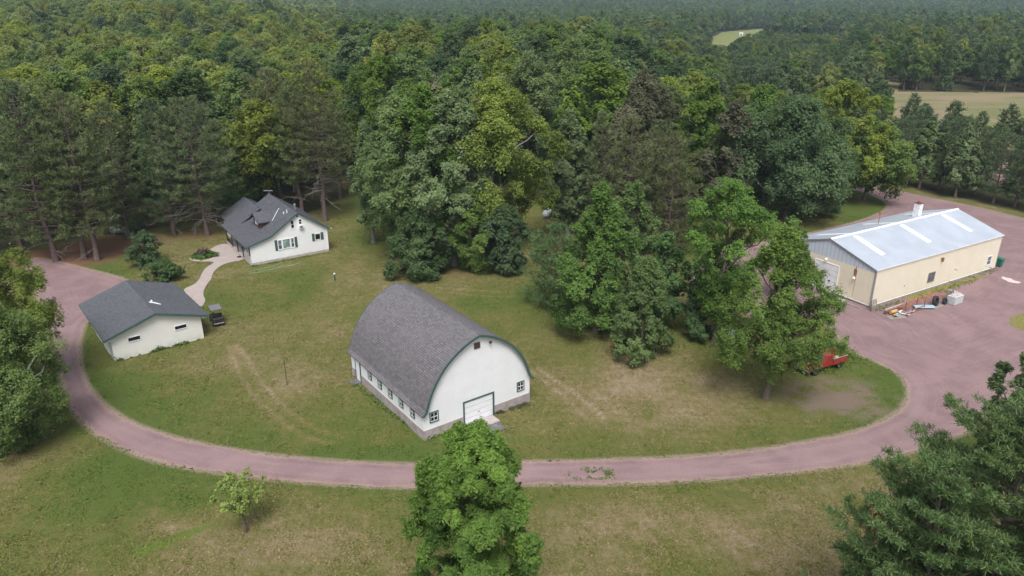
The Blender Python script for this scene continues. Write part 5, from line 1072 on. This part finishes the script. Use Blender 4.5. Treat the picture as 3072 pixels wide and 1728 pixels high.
# flower bed
p = gp(*z1(1272, 766)); V, F, t, paths = broad(300, .55, 1.9, .02, 40, 3500, .16, 'dome', .3, .0); V[:, 2] = np.clip(V[:, 2], .03, .5); V[:, 0] *= 1.15; V[:, 1] *= .8
me = np_mesh('flower_bed', V, F, t, [M['leaf_ash']]); o = link('flower_bed', me); o.location = p; tag(o, 'low green flower bed ringed by the concrete path', 'flower bed')
p = gp(*z1(1262, 758)); V, F, t, paths = broad(301, .85, .85, .3, 20, 1500, .14, 'dome', .35, .0)
me = np_mesh('planting', V, F, t, [foliage('stump_plant', (.10, .075, .07), (.24, .19, .17))]); o = link('planting', me); o.location = p; tag(o, 'grey brown clump of faded flowers in the middle of the bed', 'plant')
# ------------------------------------------------------------------ forest prototypes
protos = {}; M['leaf_far_pine'] = foliage('leaf_far_pine', (.05, .09, .05), (.13, .20, .10), .3)
def addproto(key, V, F, t, paths, lm, bm_, sides=4):
    cm = np_mesh('crown', V, F, t, [M[lm]]); tv, tf = tubes_np(paths, sides); tm = np_mesh('trunk', tv, tf, None, [M[bm_]])
    J = np_mesh('tree', np.concatenate([V, tv]), np.concatenate([F, tf+len(V)]), np.concatenate([t, np.zeros(len(tf))]), [M[lm], M[bm_]], np.concatenate([np.zeros(len(F)), np.ones(len(tf))]))
    protos[key] = (cm, tm, J)
sp_ = [('a', 'leaf_forest', 'dome', 6.3, .35), ('b', 'leaf_forest', 'dome', 7.2, .42), ('c', 'leaf_mid', 'round', 6.0, .3), ('d', 'leaf_dark', 'round', 5.4, .25), ('e', 'leaf_blue', 'oval', 4.6, .3), ('f', 'leaf_mid', 'dome', 6.8, .38)]
for i, (k_, lm, pr, Rr, bf) in enumerate(sp_):
    Rr *= .93
    for q in range(2):
        V, F, t, paths = broad(400+i*7+q, 20., Rr, 20*bf, 42, 19000, .29, pr, .31, .02, .10, 0., 1.6, 14); paths = paths[:12]
        addproto(('near', k_, q), V, F, t, paths, lm, 'bark')
for q in range(3):
    V, F, t, paths, dead = pine(500+q, 16., 3.2, 3.5, 15, 6, 8, .85, .17, 'red', 1.1, 0); addproto(('near', 'pine', q), V, F, t, paths[:14], 'needle_dark', 'bark_pine')
V, F, t, paths, dead = pine(520, 15., 2.6, 1., 18, 7, 7, .7, .2, 'spruce', 1.5, 0); addproto(('near', 'spruce', 0), V, F, t, paths[:8], 'needle_dark', 'bark')
for i, (k_, lm, pr, Rr) in enumerate([('a', 'leaf_far', 'round', 5.6), ('b', 'leaf_forest', 'dome', 6.6), ('c', 'leaf_mid', 'round', 5.4), ('d', 'leaf_dark', 'egg', 4.2)]):
    V, F, t, paths = broad(600+i, 18., Rr, 4., 26, 3200, .70, pr, .33, .03, .10, 0., 1.6, 8); addproto(('far', k_, 0), V, F, t, paths[:3], lm, 'bark', 3)
V, F, t, paths, dead = pine(620, 16., 3.0, 2., 11, 6, 5, 1.2, .5, 'white', .8, 0); addproto(('far', 'pine', 0), V, F, t, paths[:2], 'leaf_far_pine', 'bark', 3)
# ------------------------------------------------------------------ where the forest stands
fr = np.random.RandomState(77)
def grid_pts(y0, y1, sp, jit=.42):
    out = []; ys = np.arange(y0, y1, sp)
    for j, y in enumerate(ys):
        xm = y*.72+60; xs = np.arange(-xm, xm, sp)+(j % 2)*sp/2; out.append(np.stack([xs, np.full_like(xs, y)], 1)+fr.uniform(-jit, jit, (len(xs), 2))*sp)
    return np.concatenate(out)
def allowed(P, m=2.):
    x, y = P[:, 0], P[:, 1]; ok = sdf(clear_poly, x, y) < -m; ok &= sdf(road_poly, x, y) < -4
    for f_, mm in ((FIELD1, 1.), (FIELD2, 3.), (FIELD3, 0), (FIELD4, 0), (FIELD5, -3), (PINK, -1.5)): ok &= sdf(f_, x, y) < -mm
    return P[ok]
def forest_h(x, y):
    r = x/y; d = np.hypot(x, y); h = np.where(r < -.22, 20., np.where(r < .16, 24., 15.5)); h = np.where((r >= .16) & (r < .26), 18., h)
    h = np.where((d > 330) & (r > -.3), 17., h); h = np.where((d > 600), 17.5, h)
    h = np.where((r > .28) & (d < 235), 12., h)
    f2 = (r > .22) & (r < .44) & (d > 260) & (d < 660); h = np.where(f2, 10., h)
    return h*(.86+.28*fbm(x, y, 35, 9))*fr.uniform(.82, 1.14, len(x))
heroes = [(o.location.x, o.location.y) for o in C.objects if o.type == 'EMPTY' and o.get('category') == 'tree']; heroes = np.array(heroes)
P1 = allowed(grid_pts(100, 340, 9.2)); d = np.min(np.hypot(P1[:, None, 0]-heroes[None, :, 0], P1[:, None, 1]-heroes[None, :, 1]), 1); P1 = P1[d > 4.5]
infr = lambda P: (np.abs(P[:, 0]) < P[:, 1]*.705+9)
P1 = P1[infr(P1)]; order = np.argsort(np.hypot(P1[:, 0], P1[:, 1])); P1 = P1[order]
H1 = forest_h(P1[:, 0], P1[:, 1]); Z1 = hill_z(P1[:, 0], P1[:, 1])
used_heroes = len(heroes)
NIND = 300-used_heroes
print('heroes', used_heroes, 'near forest', len(P1))
def pick(x, y, near):
    r = x/y; u = fr.uniform(); d = math.hypot(x, y)
    if r < -.22: tb = [('a', .3), ('b', .28), ('c', .14), ('d', .08), ('e', .06), ('f', .14)] if d > 150 else [('a', .2), ('c', .25), ('d', .3), ('e', .1), ('b', .15)]
    elif r < .16: tb = [('c', .46), ('a', .1), ('d', .24), ('e', .08), ('f', .12)]
    elif r < .28: tb = [('c', .3), ('a', .2), ('d', .2), ('e', .1), ('pine', .2)]
    else: tb = [('pine', .36), ('e', .18), ('c', .2), ('a', .10), ('d', .12), ('spruce', .04)]
    if r > .28 and d < 200: tb = [('pine', .8), ('e', .12), ('c', .08)]
    s = 0
    for k_, w_ in tb:
        s += w_
        if u < s: return k_
    return tb[0][0]
LAB = {'a': 'yellowish green crown of the closed forest canopy', 'b': 'wide flat yellowish crown of the forest canopy', 'c': 'mid green rounded crown of the forest canopy', 'd': 'dark green crown of the forest canopy',
       'e': 'slender blue green crown of the forest', 'f': 'spreading light green crown of the forest canopy', 'pine': 'dark pine of the forest', 'spruce': 'dark pointed spruce of the forest'}
def region(x, y):
    r = x/y; d = math.hypot(x, y)
    s = 'left of the house pines' if r < -.48 else 'behind the white house' if r < -.24 else 'behind the tall clump' if r < .05 else 'behind the dark maple' if r < .27 else 'beyond the gravel road'
    return s+(', first row' if d < 150 else ', deeper in' if d < 200 else ', far back')
rest = []; cnt = 0
for i in range(len(P1)):
    x, y = P1[i]; k_ = pick(x, y, True); q = {'pine': 3, 'spruce': 1}.get(k_, 2); q = fr.randint(q); cm, tm, J = protos[('near', k_, q)]
    h0 = {'pine': 16., 'spruce': 15.}.get(k_, 20.); sc = H1[i]/h0; wsc = max(.75, sc)*fr.uniform(.9, 1.15) if h0 == 20 else sc*fr.uniform(.9, 1.2)
    if cnt < NIND:
        lab = LAB[k_]+' '+region(x, y); reg = 'trees of the forest '+region(x, y)
        put_tree('pine_tree' if k_ == 'pine' else 'spruce_tree' if k_ == 'spruce' else 'forest_tree', (cm, tm), (x, y, float(Z1[i])), fr.uniform(0, 6.28), wsc, lab, reg, 'tree', sc); cnt += 1
    else: rest.append((x, y, float(Z1[i]), fr.uniform(0, 6.28), wsc, sc, ('near', k_, q)))
def more(y0, y1, sp, scl, near):
    P = allowed(grid_pts(y0, y1, sp)); P = P[infr(P)]; H = forest_h(P[:, 0], P[:, 1])
    HZ = hill_z(P[:, 0], P[:, 1])
    for (x, y), h_, z_ in zip(P, H, HZ):
        k_ = pick(x, y, near)
        if near: q = fr.randint({'pine': 3, 'spruce': 1}.get(k_, 2)); key = ('near', k_, q); h0 = {'pine': 16., 'spruce': 15.}.get(k_, 20.)
        else: k_ = {'e': 'a', 'f': 'b', 'pine': 'pine', 'spruce': 'pine'}.get(k_, k_); k_ = k_ if (k_ != 'b' or x < -.2*y) else 'a'; key = ('far', k_, 0); h0 = 16. if k_ == 'pine' else 18.
        s_ = h_/h0; rest.append((x, y, float(z_), fr.uniform(0, 6.28), max(s_, .8)*scl*fr.uniform(.72, 1.3), s_*(1+.10*(scl-1))*(1.22 if fr.uniform() < .07 else fr.uniform(.85, 1.08)), key))
more(340, 600, 9.6, 1.05, True); more(600, 1300, 9.5, 1.15, False); more(1300, 3000, 12.5, 1.5, False); more(3000, 4200, 26, 3., False)
print('rest', len(rest))
# ------------------------------------------------------------------ the far forest: one object, geometry nodes
pc = bpy.data.collections.new('forest_kinds'); keys = sorted({r[6] for r in rest}, key=str); kid = {}
for i, k_ in enumerate(keys):
    o = bpy.data.objects.new('kind_%02d' % i, protos[k_][2]); pc.objects.link(o); kid[k_] = i
me = bpy.data.meshes.new('distant_forest'); me.vertices.add(len(rest)); arr = np.array([r[:6] for r in rest], np.float32)
me.vertices.foreach_set('co', arr[:, :3].ravel())
a = me.attributes.new('rotz', 'FLOAT', 'POINT'); a.data.foreach_set('value', arr[:, 3].copy())
a = me.attributes.new('idx', 'INT', 'POINT'); a.data.foreach_set('value', np.array([kid[r[6]] for r in rest], np.int32))
a = me.attributes.new('scl', 'FLOAT_VECTOR', 'POINT'); a.data.foreach_set('vector', np.stack([arr[:, 4], arr[:, 4], arr[:, 5]], 1).astype(np.float32).ravel())
fo = link('distant_forest', me); fo['kind'] = 'stuff'
ng = bpy.data.node_groups.new('forest', 'GeometryNodeTree'); ng.interface.new_socket('Geometry', in_out='INPUT', socket_type='NodeSocketGeometry'); ng.interface.new_socket('Geometry', in_out='OUTPUT', socket_type='NodeSocketGeometry')
gi = ng.nodes.new('NodeGroupInput'); go = ng.nodes.new('NodeGroupOutput'); mp = ng.nodes.new('GeometryNodeMeshToPoints'); ip = ng.nodes.new('GeometryNodeInstanceOnPoints'); ci = ng.nodes.new('GeometryNodeCollectionInfo')
ci.inputs['Collection'].default_value = pc; ci.inputs['Separate Children'].default_value = True; ci.inputs['Reset Children'].default_value = True
def na(n_, t_): x = ng.nodes.new('GeometryNodeInputNamedAttribute'); x.data_type = t_; x.inputs['Name'].default_value = n_; return x.outputs['Attribute']
cx = ng.nodes.new('ShaderNodeCombineXYZ'); ng.links.new(na('rotz', 'FLOAT'), cx.inputs[2]); L = ng.links
L.new(gi.outputs[0], mp.inputs['Mesh']); L.new(mp.outputs[0], ip.inputs['Points']); L.new(ci.outputs[0], ip.inputs['Instance']); ip.inputs['Pick Instance'].default_value = True
L.new(na('idx', 'INT'), ip.inputs['Instance Index']); L.new(cx.outputs[0], ip.inputs['Rotation']); L.new(na('scl', 'FLOAT_VECTOR'), ip.inputs['Scale']); L.new(ip.outputs[0], go.inputs[0])
md = fo.modifiers.new('forest', 'NODES'); md.node_group = ng
#@@HAZE
hb = MB().box(-14100, 14100, -700, 22100, -1, 110).build('haze', None); m, t = nodes_of('air'); k = N(t)
v = k.n('ShaderNodeVolumePrincipled'); v.inputs['Color'].default_value = (.68, .86, 1., 1); v.inputs['Density'].default_value = 1.35e-4; v.inputs['Anisotropy'].default_value = .0
ov = k.n('ShaderNodeOutputMaterial'); k.l(v.outputs[0], ov.inputs['Volume']); hb.data.materials.append(m); hb['kind'] = 'stuff'
